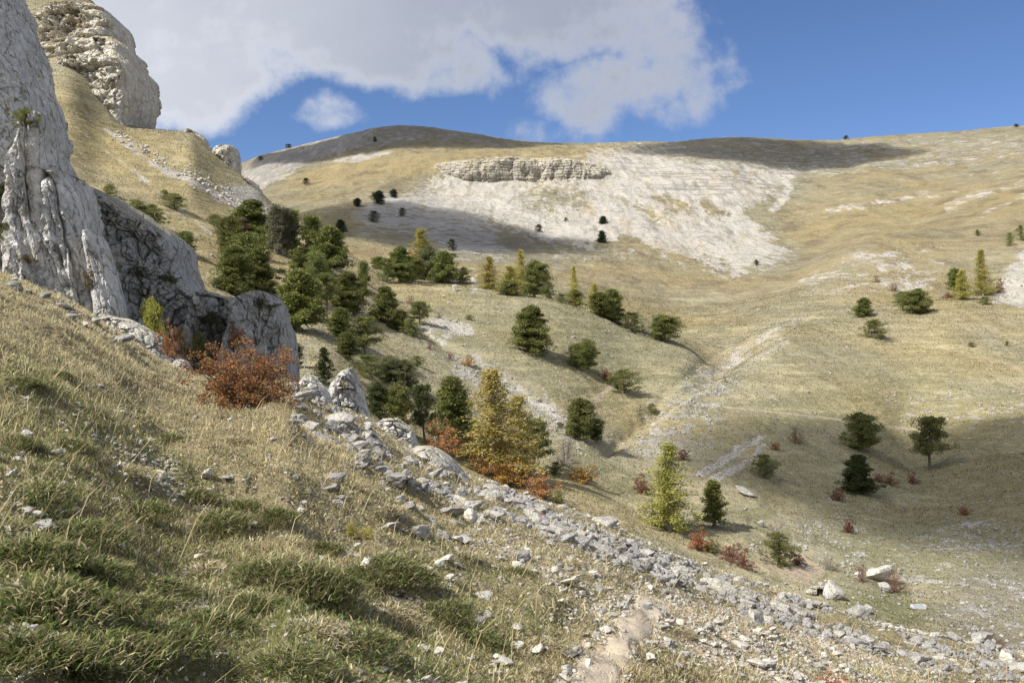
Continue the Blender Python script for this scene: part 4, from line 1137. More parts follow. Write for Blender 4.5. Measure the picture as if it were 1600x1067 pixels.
def finish_tree(trunk_parts, Vs, tint, asp):
    V = np.concatenate(Vs)
    t = np.concatenate(tint)
    TV, TF = join(trunk_parts)
    h = np.percentile(V[:, 2], 99.7)
    w = (np.percentile(V[:, 0], 98.5) - np.percentile(V[:, 0], 1.5))
    s = np.array([1 / w, 1 / w, 1 / h])
    q = np.arange(len(V)).reshape(-1, 4)
    return (TV * s, TF, V * s, q, t)

def make_larch(seed):
    rg = np.random.default_rng(seed)
    asp = .46
    tp, Vs, tint = [], [], []
    tp.append(tube([(0, 0, -.02), (.005, 0, .3), (-.004, 0, .6), (0, 0, .96)], .022, .004, 7))
    nb = 76
    for k in range(nb):
        t = .06 + .92 * ((k + rg.random()) / nb)
        R = .5 * (1.0 - t) ** .8 * rg.uniform(.55, 1.2) + .015
        az = k * 2.39996 + rg.normal() * .4
        L = R * asp
        p0 = np.array([0, 0, t])
        d = np.array([math.cos(az), math.sin(az), 0])
        tip = p0 + d * L * 1.0 + np.array([0, 0, -.03 * rg.random() + .02])
        tp.append(tube([p0, (p0 + tip) / 2 - np.array([0, 0, .012]), tip], .006 * (1.1 - t), .002, 4))
        m = max(2, int(L / .035))
        for j in range(m):
            f = (j + .6) / m
            c = p0 + (tip - p0) * f + np.array([0, 0, -.012]) + rg.normal(size=3) * .012
            n = int(38 + 16 * (1 - f))
            Vs.append(sprays(c, .042, n, rg, .0175, -.1, .9, .8))
            tint.append(np.repeat(np.clip(rg.uniform(.1, .9) + rg.normal(size=n) * .2, 0, 1), 4))
    return finish_tree(tp, Vs, tint, asp)

def make_bush(seed, asp=1.3, n_stem=16, leaves=1.0, leaf=.05, bare=False, rounded=True):
    rg = np.random.default_rng(seed)
    tp, Vs, tint = [], [], []
    for k in range(n_stem):
        az = k * 2.39996 + rg.normal() * .3
        el = rg.uniform(.12, 1.5)
        L = rg.uniform(.75, 1.0)
        d = np.array([math.cos(az) * math.cos(el) * asp * .52, math.sin(az) * math.cos(el) * asp * .52, math.sin(el) * .98]) * L
        p0 = np.array([math.cos(az), math.sin(az), 0]) * .05 * asp
        b = rg.normal(size=3) * .05
        path = [p0 - np.array([0, 0, .04]), p0 + d * .35 + b * .5 + np.array([0, 0, .05]), p0 + d * .7 + b, p0 + d]
        tp.append(tube(path, .016, .004, 5))
        for j in range(7 if not bare else 14):
            f = rg.uniform(.18, 1)
            i = min(2, int(f * 3)); q = np.array(path[i]) + (np.array(path[i + 1]) - np.array(path[i])) * (f * 3 - i)
            tw = rg.normal(size=3) * .11 * np.array([asp, asp, .9]) + np.array([0, 0, .05])
            tp.append(tube([q, q + tw * .6 + rg.normal(size=3) * .01, q + tw], .005, .002, 3))
            if not bare or rg.random() < leaves:
                n = int(30 * leaves) if not bare else 10
                c = q + tw * .85
                Vs.append(sprays(c, .085 * (.8 if not rounded else 1), max(3, n), rg, leaf, .1, .85, 1.4))
                tint.append(np.repeat(np.clip(rg.uniform(.1, .9) + rg.normal(size=max(3, n)) * .25, 0, 1), 4))
    return finish_tree(tp, Vs, tint, asp)

def make_snag(seed):
    rg = np.random.default_rng(seed)
    tp, Vs, tint = [], [], []
    tp.append(tube([(0, 0, -.02), (.01, 0, .35), (-.01, 0, .7), (.005, 0, 1)], .022, .006, 7))
    for k in range(22):
        t = rg.uniform(.2, .97); az = rg.uniform(0, 6.28); L = .16 * (1.15 - t) * rg.uniform(.4, 1.2)
        p0 = np.array([0, 0, t]); tip = p0 + np.array([math.cos(az) * L, math.sin(az) * L, rg.uniform(-.04, .04)])
        tp.append(tube([p0, (p0 + tip) / 2 + rg.normal(size=3) * .008, tip], .006, .002, 4))
    TV, TF = join(tp)
    return (TV * np.array([3.5, 3.5, 1]), TF, None, None, None)

VAR = {}
def variants(kind):
    if kind not in VAR:
        mk = {'round': [lambda k=k: make_pine(10 + k, 'round') for k in range(5)],
              'cone': [lambda k=k: make_pine(20 + k, 'cone') for k in range(3)],
              'trunk': [lambda k=k: make_pine(30 + k, 'trunk') for k in range(3)],
              'low': [lambda k=k: make_pine(40 + k, 'low') for k in range(3)],
              'narrow': [lambda k=k: make_pine(50 + k, 'narrow') for k in range(2)],
              'spruce': [lambda k=k: make_pine(60 + k, 'spruce') for k in range(1)],
              'larch': [lambda k=k: make_larch(70 + k) for k in range(4)],
              'bush': [lambda k=k: make_bush(80 + k, 1.3, 16, 1.0, .04) for k in range(4)],
              'bigbush': [lambda: make_bush(90, 1.45, 44, 1.55, .026)],
              'bare': [lambda k=k: make_bush(95 + k, 1.2, 18, .25, .03, True) for k in range(3)],
              'snag': [lambda k=k: make_snag(98 + k) for k in range(2)]}[kind]
        VAR[kind] = [f() for f in mk]
    return VAR[kind]

_mesh_cache = {}
def plant(kind, name, loc, h, w, mats, label, cat, group, rg, lean=0.0, var=None):
    vs = variants(kind)
    k = int(rg.integers(len(vs))) if var is None else var % len(vs)
    TV, TF, V, q, t = vs[k]
    key = (kind, k, mats[0].name, mats[1].name if mats[1] else '')
    if key not in _mesh_cache:
        tm = np_mesh('trunk', TV, TF, True); tm.materials.append(mats[0])
        cm = None
        if V is not None:
            cm = np_mesh('crown', V, q, False, {'tint': ('FLOAT', t)}); cm.materials.append(mats[1])
        _mesh_cache[key] = (tm, cm)
    tm, cm = _mesh_cache[key]
    e = bpy.data.objects.new(name, None); COL.objects.link(e)
    e.empty_display_size = .3
    e.location = loc; e.scale = (w, w * rg.uniform(.85, 1.1), h)
    e.rotation_euler = (rg.normal() * .02, lean, rg.uniform(-.5, .5) + (math.pi if rg.random() < .5 else 0))
    link('trunk' if kind not in ('bush', 'bigbush', 'bare') else 'stems', tm, None, e)
    if cm: link('crown' if kind not in ('bush', 'bigbush', 'bare') else 'foliage', cm, None, e)
    tag(e, label, cat, group)
    return e
# kind, foliage, direction px, base row, top row, width px, name, category, label   (group is set per block)
PL = {
'pines of the wood under the left hill': [
 ('cone', 'pine', 398, 374, 315, 54, 'pine_tree', 'pine', 'bright green pine at the very top of the wood, under the pale ridge rocks'),
 ('round', 'pine', 362, 402, 340, 34, 'pine_tree', 'pine', 'rounded pine on the upper left edge of the wood'),
 ('cone', 'dead', 377, 396, 341, 24, 'dead_pine', 'dead pine', 'dead reddish brown pine inside the upper left of the wood'),
 ('low', 'pine', 350, 380, 356, 24, 'pine_tree', 'pine', 'small round pine standing left of the wood top'),
 ('narrow', 'grey', 430, 396, 322, 26, 'pine_tree', 'pine', 'thin grey half bare pine in the middle of the wood top'),
 ('narrow', 'grey', 443, 398, 326, 26, 'pine_tree', 'pine', 'grey sparse pine just right of the thin half bare one'),
 ('narrow', 'pine', 456, 400, 329, 26, 'pine_tree', 'pine', 'upright yellowish pine right of the grey sparse pines'),
 ('round', 'pine', 390, 448, 366, 60, 'pine_tree', 'pine', 'broad dark pine in the front left of the wood, below the dead one'),
 ('cone', 'pine', 363, 458, 386, 48, 'pine_tree', 'pine', 'pine at the lower left edge of the wood beside open grass'),
 ('cone', 'pine', 408, 462, 400, 44, 'pine_tree', 'pine', 'green pine in front of the broad dark one at the wood edge'),
 ('low', 'pine', 385, 470, 450, 34, 'pine_tree', 'pine', 'low pine peeping over the grey rock buttress'),
 ('narrow', 'pine', 489, 408, 339, 36, 'pine_tree', 'pine', 'tall pine at the top right of the wood against the far slope'),
 ('cone', 'pine', 512, 428, 356, 46, 'pine_tree', 'pine', 'dense pine on the right edge of the wood'),
 ('trunk', 'pine', 493, 462, 396, 40, 'pine_tree', 'pine', 'pine in the middle of the wood right of the grassy gap'),
 ('round', 'pine', 470, 424, 388, 36, 'pine_tree', 'pine', 'small dark pine at the upper side of the grassy gap'),
 ('cone', 'pineyel', 463, 518, 424, 58, 'pine_tree', 'pine', 'largest yellowish pine with layered boughs right of the grey buttress'),
 ('trunk', 'pine', 512, 484, 428, 44, 'pine_tree', 'pine', 'pine with its pale bare trunk showing, right of the layered yellowish one'),
 ('narrow', 'pine', 490, 500, 440, 36, 'pine_tree', 'pine', 'shaded pine close behind the layered yellowish one'),
 ('cone', 'pine', 543, 488, 427, 42, 'pine_tree', 'pine', 'even cone shaped pine on the lower right of the wood'),
 ('narrow', 'pine', 568, 472, 410, 18, 'pine_tree', 'pine', 'narrow column pine at the right tip of the wood'),
 ('cone', 'pine', 598, 502, 449, 36, 'pine_tree', 'pine', 'lone rounded pine right of the narrow column pine'),
 ('cone', 'pine', 531, 526, 482, 32, 'pine_tree', 'pine', 'small cone pine on the open grass under the wood'),
 ('trunk', 'pine', 572, 560, 496, 46, 'pine_tree', 'pine', 'bushy pine with two heads at the foot of the wood'),
 ('cone', 'pine', 541, 558, 520, 28, 'pine_tree', 'pine', 'low pine joined to the left side of the two headed pine'),
 ('round', 'pine', 623, 516, 484, 26, 'pine_tree', 'pine', 'small pine above the dark strip of shade on the ridge'),
 ('trunk', 'pine', 656, 508, 472, 30, 'pine_tree', 'pine', 'leaning round pine left of the broken white rocks'),
 ('low', 'pine', 641, 525, 498, 32, 'pine_tree', 'pine', 'low dark pine between the leaning pine and the strip of shade'),
 ('snag', '-', 469, 400, 350, 6, 'dead_snag', 'dead tree', 'bare white trunk standing in the middle of the wood'),
 ('low', 'bushgreen', 573, 590, 555, 44, 'juniper_bush', 'bush', 'yellow green bush left of the two grey green ones'),
 ('round', 'bushgrey', 610, 596, 557, 36, 'juniper_bush', 'bush', 'grey green rounded bush in the middle of the row of three'),
 ('round', 'bushgrey', 632, 612, 563, 28, 'juniper_bush', 'bush', 'tall grey green bush at the right end of the row of three'),
 ('low', 'bushgreen', 652, 572, 556, 24, 'juniper_bush', 'bush', 'little green bush alone on the grass right of the row of three'),
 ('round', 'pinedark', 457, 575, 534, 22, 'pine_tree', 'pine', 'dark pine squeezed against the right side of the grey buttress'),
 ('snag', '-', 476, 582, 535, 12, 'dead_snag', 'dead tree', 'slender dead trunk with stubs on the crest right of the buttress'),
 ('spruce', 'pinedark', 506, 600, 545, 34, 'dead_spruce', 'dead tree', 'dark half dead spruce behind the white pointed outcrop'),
],
'trees behind the rubble crest': [
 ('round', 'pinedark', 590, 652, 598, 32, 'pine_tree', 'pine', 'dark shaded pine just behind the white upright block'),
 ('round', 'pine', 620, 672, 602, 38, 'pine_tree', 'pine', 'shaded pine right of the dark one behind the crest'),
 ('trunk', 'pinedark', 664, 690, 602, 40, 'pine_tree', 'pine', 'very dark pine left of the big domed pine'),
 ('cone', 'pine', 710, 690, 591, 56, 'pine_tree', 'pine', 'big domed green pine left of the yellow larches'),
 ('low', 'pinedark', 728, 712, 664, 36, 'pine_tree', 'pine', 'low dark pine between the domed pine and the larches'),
 ('larch', 'larchgold', 772, 742, 580, 100, 'larch_tree', 'larch', 'largest golden larch behind the crest'),
 ('larch', 'larchgold', 812, 738, 622, 62, 'larch_tree', 'larch', 'smaller golden larch touching the right of the largest one'),
 ('round', 'pine', 745, 722, 676, 38, 'pine_tree', 'pine', 'small green pine at the left foot of the golden larch'),
 ('trunk', 'pine', 834, 734, 656, 46, 'pine_tree', 'pine', 'yellowish leaning pine at the right side of the golden larches'),
 ('bush', 'rowan', 690, 712, 655, 62, 'autumn_bush', 'bush', 'rounded orange brown bush in front of the very dark pine'),
 ('bush', 'rowan', 758, 742, 706, 50, 'autumn_bush', 'bush', 'orange bush under the left side of the golden larch'),
 ('bush', 'rowangold', 790, 758, 714, 58, 'autumn_bush', 'bush', 'golden orange bush under the middle of the larches'),
 ('bush', 'rowan', 812, 758, 728, 34, 'autumn_bush', 'bush', 'rusty bush at the right end of the bushes under the larches'),
 ('bush', 'rowan', 842, 778, 737, 52, 'autumn_bush', 'bush', 'orange bush on the crest right of the larches'),
 ('bare', 'baregrey', 884, 728, 684, 38, 'bare_bush', 'bush', 'leafless grey bush right of the golden larches'),
 ('low', 'pinedark', 868, 742, 722, 20, 'juniper_bush', 'bush', 'little dark bush at the foot of the leafless grey one'),
 ('bush', 'rowangold', 913, 755, 724, 40, 'autumn_bush', 'bush', 'green and orange bush alone on grass right of the grey bush'),
 ('bush', 'bushgreen', 872, 786, 762, 22, 'autumn_bush', 'bush', 'green shrub just right of the orange crest bush'),
],
'shrubs on the stony middle slope': [
 ('bush', 'rowan', 731, 572, 554, 20, 'autumn_bush', 'bush', 'small round orange bush beside the pale stone strip'),
 ('bush', 'redbush', 761, 593, 577, 17, 'autumn_bush', 'bush', 'dull red bush on the pale stone strip above the larches'),
 ('bare', 'redbush', 702, 562, 549, 13, 'bare_bush', 'bush', 'thin brown bush left of the round orange one'),
 ('bare', 'redbush', 672, 546, 530, 12, 'bare_bush', 'bush', 'brown twiggy bush beside the dark strip of shade'),
 ('bare', 'redbush', 641, 476, 462, 14, 'bare_bush', 'bush', 'brown bush on the ridge above the small ridge pines'),
 ('low', 'bushgreen', 733, 500, 492, 14, 'juniper_bush', 'bush', 'tiny dark bush above the broken white rocks'),
 ('bare', 'baregrey', 686, 497, 486, 14, 'bare_bush', 'bush', 'tiny grey bush at the top of the broken white rocks'),
],
'trees along the middle ridge': [
 ('round', 'pine', 592, 420, 401, 20, 'pine_tree', 'pine', 'smallest pine at the left end of the ridge pine group'),
 ('low', 'pine', 604, 441, 404, 34, 'pine_tree', 'pine', 'low wide pine at the front left of the ridge pine group'),
 ('cone', 'pine', 626, 441, 387, 34, 'pine_tree', 'pine', 'pine left of the red topped rowan in the ridge group'),
 ('larch', 'larchyel', 659, 432, 360, 40, 'larch_tree', 'larch', 'bright yellow green larch rising out of the ridge pine group'),
 ('bush', 'redbush2', 647, 432, 387, 22, 'rowan_tree', 'rowan', 'rowan with a red top in the middle of the ridge pine group'),
 ('round', 'pine', 643, 441, 402, 30, 'pine_tree', 'pine', 'pine in front of the red topped rowan'),
 ('round', 'bushgrey', 667, 438, 386, 38, 'pine_tree', 'pine', 'grey green pine in front of the yellow green larch'),
 ('cone', 'pine', 694, 442, 394, 34, 'pine_tree', 'pine', 'dark pine at the right end of the ridge pine group'),
 ('low', 'pine', 722, 443, 418, 24, 'pine_tree', 'pine', 'small pine standing apart right of the ridge pine group'),
 ('larch', 'larchgold', 764, 452, 402, 30, 'larch_tree', 'larch', 'orange yellow larch at the left end of the ridge larch group'),
 ('larch', 'larchyel', 797, 460, 417, 38, 'larch_tree', 'larch', 'yellow green larch second from left in the ridge larch group'),
 ('larch', 'larchgold', 814, 456, 392, 26, 'larch_tree', 'larch', 'slender golden larch, tallest of the ridge larch group'),
 ('low', 'pine', 796, 462, 438, 34, 'pine_tree', 'pine', 'low dark pine at the foot of the ridge larches'),
 ('round', 'pine', 834, 464, 408, 36, 'pine_tree', 'pine', 'green pine right of the slender golden larch'),
 ('low', 'pine', 857, 466, 441, 20, 'pine_tree', 'pine', 'small pine at the right end of the ridge larch group'),
 ('low', 'pine', 877, 473, 459, 16, 'pine_tree', 'pine', 'tiny pine in the gap before the thin spired larch'),
 ('larch', 'larchyel', 898, 478, 417, 20, 'larch_tree', 'larch', 'thin spired larch alone on the ridge'),
 ('low', 'pine', 901, 479, 454, 32, 'pine_tree', 'pine', 'green pine at the foot of the thin spired larch'),
 ('larch', 'larchyel', 928, 482, 444, 26, 'larch_tree', 'larch', 'fading larch behind the pine clump on the ridge'),
 ('round', 'pine', 938, 494, 458, 30, 'pine_tree', 'pine', 'pine at the left of the clump below the thin larch'),
 ('cone', 'pine', 957, 502, 453, 34, 'pine_tree', 'pine', 'pointed pine in the right of the clump below the thin larch'),
 ('low', 'pine', 988, 518, 488, 40, 'pine_tree', 'pine', 'low spreading pine down the ridge from the pine clump'),
 ('round', 'pine', 1035, 533, 493, 42, 'pine_tree', 'pine', 'round pine at the lower end of the ridge by the bowl'),
],
'trees of the valley slope': [
 ('cone', 'pine', 830, 551, 480, 48, 'pine_tree', 'pine', 'single egg shaped pine in the middle of the grass slope'),
 ('round', 'pine', 903, 575, 538, 26, 'pine_tree', 'pine', 'left half of the pine pair below the egg shaped pine'),
 ('round', 'pine', 918, 577, 531, 28, 'pine_tree', 'pine', 'right and taller of the pine pair below the egg shaped pine'),
 ('bush', 'redbush2', 948, 594, 576, 20, 'autumn_bush', 'bush', 'bright orange red bush touching a low green pine'),
 ('low', 'pine', 972, 614, 579, 52, 'pine_tree', 'pine', 'low wind bent pine right of the bright orange red bush'),
 ('round', 'pine', 905, 688, 624, 40, 'pine_tree', 'pine', 'taller of the twin pines below the forked footpath'),
 ('round', 'pinedark', 929, 688, 654, 26, 'pine_tree', 'pine', 'shorter darker one of the twin pines by the footpath'),
 ('bare', 'baregrey', 940, 580, 571, 12, 'bare_bush', 'bush', 'tiny grey bush above the bright orange red bush'),
 ('bare', 'baregrey', 913, 590, 581, 12, 'bare_bush', 'bush', 'tiny grey bush below the pine pair'),
 ('larch', 'larchgreen', 1045, 828, 694, 76, 'larch_tree', 'larch', 'tall yellow green larch in the valley bottom'),
 ('narrow', 'pineyel', 1117, 824, 752, 36, 'pine_tree', 'pine', 'small pine with a bent bare stem right of the tall larch'),
 ('low', 'pine', 1216, 882, 832, 56, 'pine_tree', 'pine', 'low spreading pine under a leafless grey bush'),
 ('bare', 'baregrey', 1213, 858, 812, 36, 'bare_bush', 'bush', 'leafless grey bush above the low spreading pine'),
 ('bush', 'redbush', 1245, 882, 862, 22, 'autumn_bush', 'bush', 'red brown bush at the right foot of the low spreading pine'),
 ('bush', 'redbush2', 1090, 858, 825, 34, 'autumn_bush', 'bush', 'red topped bush on the crest below the small bent pine'),
 ('bush', 'bushgreen', 1110, 862, 838, 30, 'autumn_bush', 'bush', 'olive bush joined to the right of the red topped bush'),
 ('bush', 'redbush', 1143, 878, 846, 30, 'autumn_bush', 'bush', 'rust red bush above the rubble, left one of a pair'),
 ('bush', 'redbush', 1162, 888, 858, 28, 'autumn_bush', 'bush', 'rust red bush above the rubble, right one of a pair'),
 ('bush', 'redbush', 1004, 771, 741, 32, 'autumn_bush', 'bush', 'dark red bush to the left of the tall valley larch'),
 ('bush', 'redbush', 1066, 719, 702, 22, 'autumn_bush', 'bush', 'dull red bush right of the top of the tall larch'),
 ('bare', 'redbush', 1244, 693, 667, 26, 'bare_bush', 'bush', 'purplish twiggy bush above the lone round pine'),
 ('bush', 'redbush2', 1211, 703, 690, 16, 'autumn_bush', 'bush', 'small reddish bush left of the purplish twiggy one'),
 ('low', 'pine', 1193, 746, 710, 42, 'pine_tree', 'pine', 'lone round pine right of the two pale stone stripes'),
 ('round', 'pine', 1343, 703, 646, 50, 'pine_tree', 'pine', 'broad pine above the dark cone shaped tree'),
 ('trunk', 'pine', 1453, 734, 652, 54, 'pine_tree', 'pine', 'tall pine with a clear dark trunk at the right of the slope'),
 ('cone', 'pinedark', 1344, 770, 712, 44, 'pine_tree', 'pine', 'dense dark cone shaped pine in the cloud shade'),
 ('bush', 'redbush', 1373, 753, 737, 20, 'autumn_bush', 'bush', 'red bush touching the dark cone shaped pine'),
 ('bush', 'redbush', 1392, 757, 738, 24, 'autumn_bush', 'bush', 'dark red bush in the middle of the three by the cone pine'),
 ('bush', 'redbush', 1426, 756, 738, 18, 'autumn_bush', 'bush', 'dark red bush below the tall pine with the clear trunk'),
 ('bush', 'redbush', 1308, 782, 762, 28, 'autumn_bush', 'bush', 'brown red bush low on the left of the cone pine'),
 ('bush', 'redbush', 1326, 832, 807, 18, 'autumn_bush', 'bush', 'red bush alone on the stony slope above the lone boulder'),
 ('bush', 'redbush2', 1506, 804, 790, 18, 'autumn_bush', 'bush', 'rust bush alone in the shaded meadow at far right'),
 ('bare', 'redbush', 1398, 924, 886, 34, 'bare_bush', 'bush', 'brown scrub against the right side of the lone valley boulder'),
 ('bare', 'redbush', 1346, 908, 882, 22, 'bare_bush', 'bush', 'brown scrub against the left side of the lone valley boulder'),
 ('bare', 'baregrey', 1296, 890, 868, 26, 'bare_bush', 'bush', 'thin grey brown scrub up the bank from the lone boulder'),
 ('low', 'bushgreen', 1017, 645, 630, 14, 'juniper_bush', 'bush', 'small dark bush in the washed out gully'),
 ('bare', 'baregrey', 1132, 597, 586, 8, 'bare_bush', 'bush', 'tiny dark bush on the gully lip'),
],
'trees of the right hill': [
 ('low', 'pine', 1342, 495, 478, 32, 'pine_tree', 'pine', 'low left half of the small pine with a raised head'),
 ('round', 'pine', 1351, 494, 466, 18, 'pine_tree', 'pine', 'raised head of the small pine on the right hill'),
 ('trunk', 'pine', 1411, 486, 456, 28, 'pine_tree', 'pine', 'thin pine touching a bigger domed one on the right hill'),
 ('round', 'pine', 1441, 490, 452, 38, 'pine_tree', 'pine', 'domed pine, the largest on the right hill'),
 ('low', 'pine', 1366, 529, 500, 34, 'pine_tree', 'pine', 'round pine alone below the others of the right hill'),
 ('round', 'pine', 1491, 453, 420, 18, 'pine_tree', 'pine', 'dark pine behind the left of the two hill larches'),
 ('larch', 'larchyel', 1503, 468, 423, 26, 'larch_tree', 'larch', 'left and lower of the two hill larches'),
 ('larch', 'larchyel', 1536, 462, 391, 34, 'larch_tree', 'larch', 'right and taller of the two hill larches'),
 ('bush', 'redbush', 1561, 458, 436, 14, 'autumn_bush', 'bush', 'red bush between the taller hill larch and the white bank'),
 ('bush', 'redbush', 1483, 466, 454, 18, 'autumn_bush', 'bush', 'reddish low bush left of the hill larches'),
 ('low', 'bushgreen', 1540, 476, 464, 20, 'juniper_bush', 'bush', 'low green bush under the taller hill larch'),
 ('bare', 'redbush', 1397, 455, 442, 20, 'bare_bush', 'bush', 'brown bush on the pale slabs above the domed pine'),
 ('bare', 'redbush', 1369, 441, 430, 12, 'bare_bush', 'bush', 'small brown bush above the brown bush of the slabs'),
 ('low', 'bushgreen', 1596, 376, 352, 16, 'pine_tree', 'pine', 'pine cut by the right edge high on the hill'),
 ('low', 'bushgreen', 1578, 384, 364, 12, 'pine_tree', 'pine', 'small pine left of the one cut by the right edge'),
 ('low', 'bushgreen', 1527, 369, 359, 9, 'juniper_bush', 'bush', 'tiny bush high on the right hill below the grassy lip'),
 ('low', 'bushgreen', 1517, 542, 535, 12, 'juniper_bush', 'bush', 'tiny dark bush on the bare right shoulder, left of another'),
 ('low', 'bushgreen', 1573, 540, 533, 10, 'juniper_bush', 'bush', 'tiny dark bush on the bare right shoulder near the edge'),
],
'far small pines on the mountain': [
 ('cone', 'pinefar', 532, 366, 344, 15, 'pine_tree', 'pine', 'dark far pine right of the wood against the shaded slope'),
 ('low', 'pinefar', 707, 392, 374, 15, 'pine_tree', 'pine', 'dark far bush below the grey scree, right of the larch tip'),
 ('low', 'pinefar', 708, 402, 396, 14, 'juniper_bush', 'bush', 'flat far bush just under the round dark one'),
 ('low', 'pinefar', 843, 363, 351, 11, 'pine_tree', 'pine', 'small far pine on the shaded pale scree'),
 ('cone', 'pinefar', 940, 379, 361, 13, 'pine_tree', 'pine', 'far pine at the lower edge of the sunlit scree'),
 ('cone', 'pinefar', 942, 350, 338, 11, 'pine_tree', 'pine', 'far pine in the middle of the sunlit scree'),
 ('round', 'pinefar', 593, 319, 299, 17, 'pine_tree', 'pine', 'largest far pine on the left stony shoulder'),
 ('round', 'pinefar', 616, 309, 296, 10, 'pine_tree', 'pine', 'far pine up right of the largest on the stony shoulder'),
 ('round', 'pinefar', 558, 323, 310, 11, 'pine_tree', 'pine', 'leftmost far pine on the stony shoulder'),
 ('low', 'pinefar', 584, 347, 330, 17, 'pine_tree', 'pine', 'far pine below the largest on the stony shoulder'),
 ('low', 'pinefar', 628, 338, 325, 11, 'pine_tree', 'pine', 'far pine at the right below the stony shoulder'),
 ('low', 'pinefar', 1182, 415, 406, 9, 'juniper_bush', 'bush', 'tiny bush at the foot of the sunlit scree'),
 ('low', 'pinefar', 477, 289, 278, 10, 'pine_tree', 'pine', 'tiny pine on the golden shoulder under the left peak'),
 ('low', 'pinefar', 452, 231, 225, 10, 'juniper_bush', 'bush', 'tiny bush on the left skyline, uphill of another'),
 ('low', 'pinefar', 407, 251, 244, 9, 'juniper_bush', 'bush', 'tiny bush low on the left skyline'),
 ('low', 'pinefar', 586, 222, 214, 7, 'juniper_bush', 'bush', 'tiny bush on the grey left peak'),
 ('low', 'pinefar', 1322, 218, 212, 9, 'juniper_bush', 'bush', 'tiny bush on the right skyline where shade meets sun'),
 ('low', 'pinefar', 1588, 199, 194, 8, 'juniper_bush', 'bush', 'tiny bush on the skyline at far right'),
 ('low', 'pinefar', 884, 346, 340, 6, 'juniper_bush', 'bush', 'speck of a bush on the scree between two far pines'),
],
'bushes on the left hill': [
 ('low', 'pine', 216, 352, 314, 38, 'pine_tree', 'pine', 'left of the two pines over the shaded wall'),
 ('low', 'pine', 240, 354, 320, 38, 'pine_tree', 'pine', 'right of the two pines over the shaded wall'),
 ('low', 'pine', 275, 328, 303, 32, 'pine_tree', 'pine', 'round pine alone on the grassy left hill'),
 ('low', 'bushgreen', 258, 312, 297, 13, 'pine_tree', 'pine', 'small pine left of the round one on the left hill'),
 ('low', 'bushgreen', 170, 308, 288, 20, 'juniper_bush', 'bush', 'bush at the top left end of the shaded wall'),
 ('low', 'pine', 334, 353, 335, 24, 'pine_tree', 'pine', 'small pine up left of the wood on the left hill'),
 ('round', 'pine', 288, 397, 362, 28, 'pine_tree', 'pine', 'pine right of the shaded wall, its base hidden'),
 ('low', 'bushgreen', 57, 62, 50, 8, 'juniper_bush', 'bush', 'speck of a bush high on the hill left of the crag'),
],
}
NEAR = [
 ('bigbush', 'rowandark', 382, 658, 550, 145, 'autumn_bush', 'bush', 'big rusty orange bush on the near crest below the cliffs', 22, 39.2),
 ('round', 'larchgreen', 241, 548, 463, 36, 'young_pine', 'pine', 'young yellow green pine in front of the shaded rock wall', 42, 60),
 ('bush', 'redbush2', 1298, 1085, 1046, 62, 'autumn_bush', 'bush', 'thin red leaved shrub at the bottom edge among white stones', 10, 36),
 ('bush', 'redbush2', 838, 812, 796, 26, 'autumn_bush', 'bush', 'low red shrub inside the rubble band', 10, 39),
 ('bush', 'larchyel', 548, 838, 812, 24, 'autumn_herb', 'herb', 'left of two low yellow orange herbs in the near grass', 5, 30),
 ('bush', 'larchgold', 574, 842, 818, 22, 'autumn_herb', 'herb', 'right of two low yellow orange herbs in the near grass', 5, 30),
 ('bush', 'bushgreen', 195, 985, 968, 24, 'autumn_herb', 'herb', 'small leafy green herb in the dark turf at lower left', 5, 30),
 ('bare', 'redbush', 1560, 1012, 990, 30, 'bare_bush', 'bush', 'brown dry scrub among the grey boulders at lower right', 10, 60),
]
CLIFF = [
 ('bush', 'rowan', 262, 556, 492, 30, 'autumn_bush', 'bush', 'rust bush just right of the young yellow green pine'),
 ('bush', 'rowan', 280, 552, 505, 28, 'autumn_bush', 'bush', 'orange bush at the foot of the shaded wall, right of a rust one'),
 ('bush', 'redbush2', 366, 540, 503, 34, 'autumn_bush', 'bush', 'red orange bush in the corner by the mossy buttress'),
 ('bush', 'redbush', 340, 548, 510, 34, 'autumn_bush', 'bush', 'dark red brown bush left of the red orange corner bush'),
 ('low', 'bushgreen', 32, 196, 165, 42, 'juniper_bush', 'bush', 'green bush growing on a ledge of the tall pale cliff'),
 ('low', 'pine', 2, 330, 282, 46, 'pine_tree', 'pine', 'dark pine on the tall cliff, cut by the left edge'),
 ('low', 'pine', 1, 376, 344, 26, 'pine_tree', 'pine', 'small dark pine below the one cut by the left edge'),
 ('bush', 'drybush', 142, 445, 385, 24, 'dry_bush', 'bush', 'olive brown shrub in the cleft of the fluted cliff'),
 ('bush', 'moss', 405, 480, 458, 56, 'cushion_shrub', 'bush', 'flat dark green mat on top of the square buttress'),
 ('bush', 'moss', 325, 504, 478, 44, 'cushion_shrub', 'bush', 'dark green mat on a ledge left of the square buttress'),
 ('bush', 'moss', 215, 430, 410, 46, 'cushion_shrub', 'bush', 'green mat on a ledge in the middle of the shaded wall'),
 ('bush', 'moss', 262, 440, 418, 30, 'cushion_shrub', 'bush', 'small green mat right of the one in the middle of the shaded wall'),
 ('bush', 'drybush', 40, 408, 392, 34, 'dry_bush', 'bush', 'brown dry tuft at the base of the tall cliff'),
 ('bush', 'bushgreen', 300, 560, 500, 60, 'juniper_bush', 'bush', 'dusky green scrub filling the foot of the shaded wall'),
]

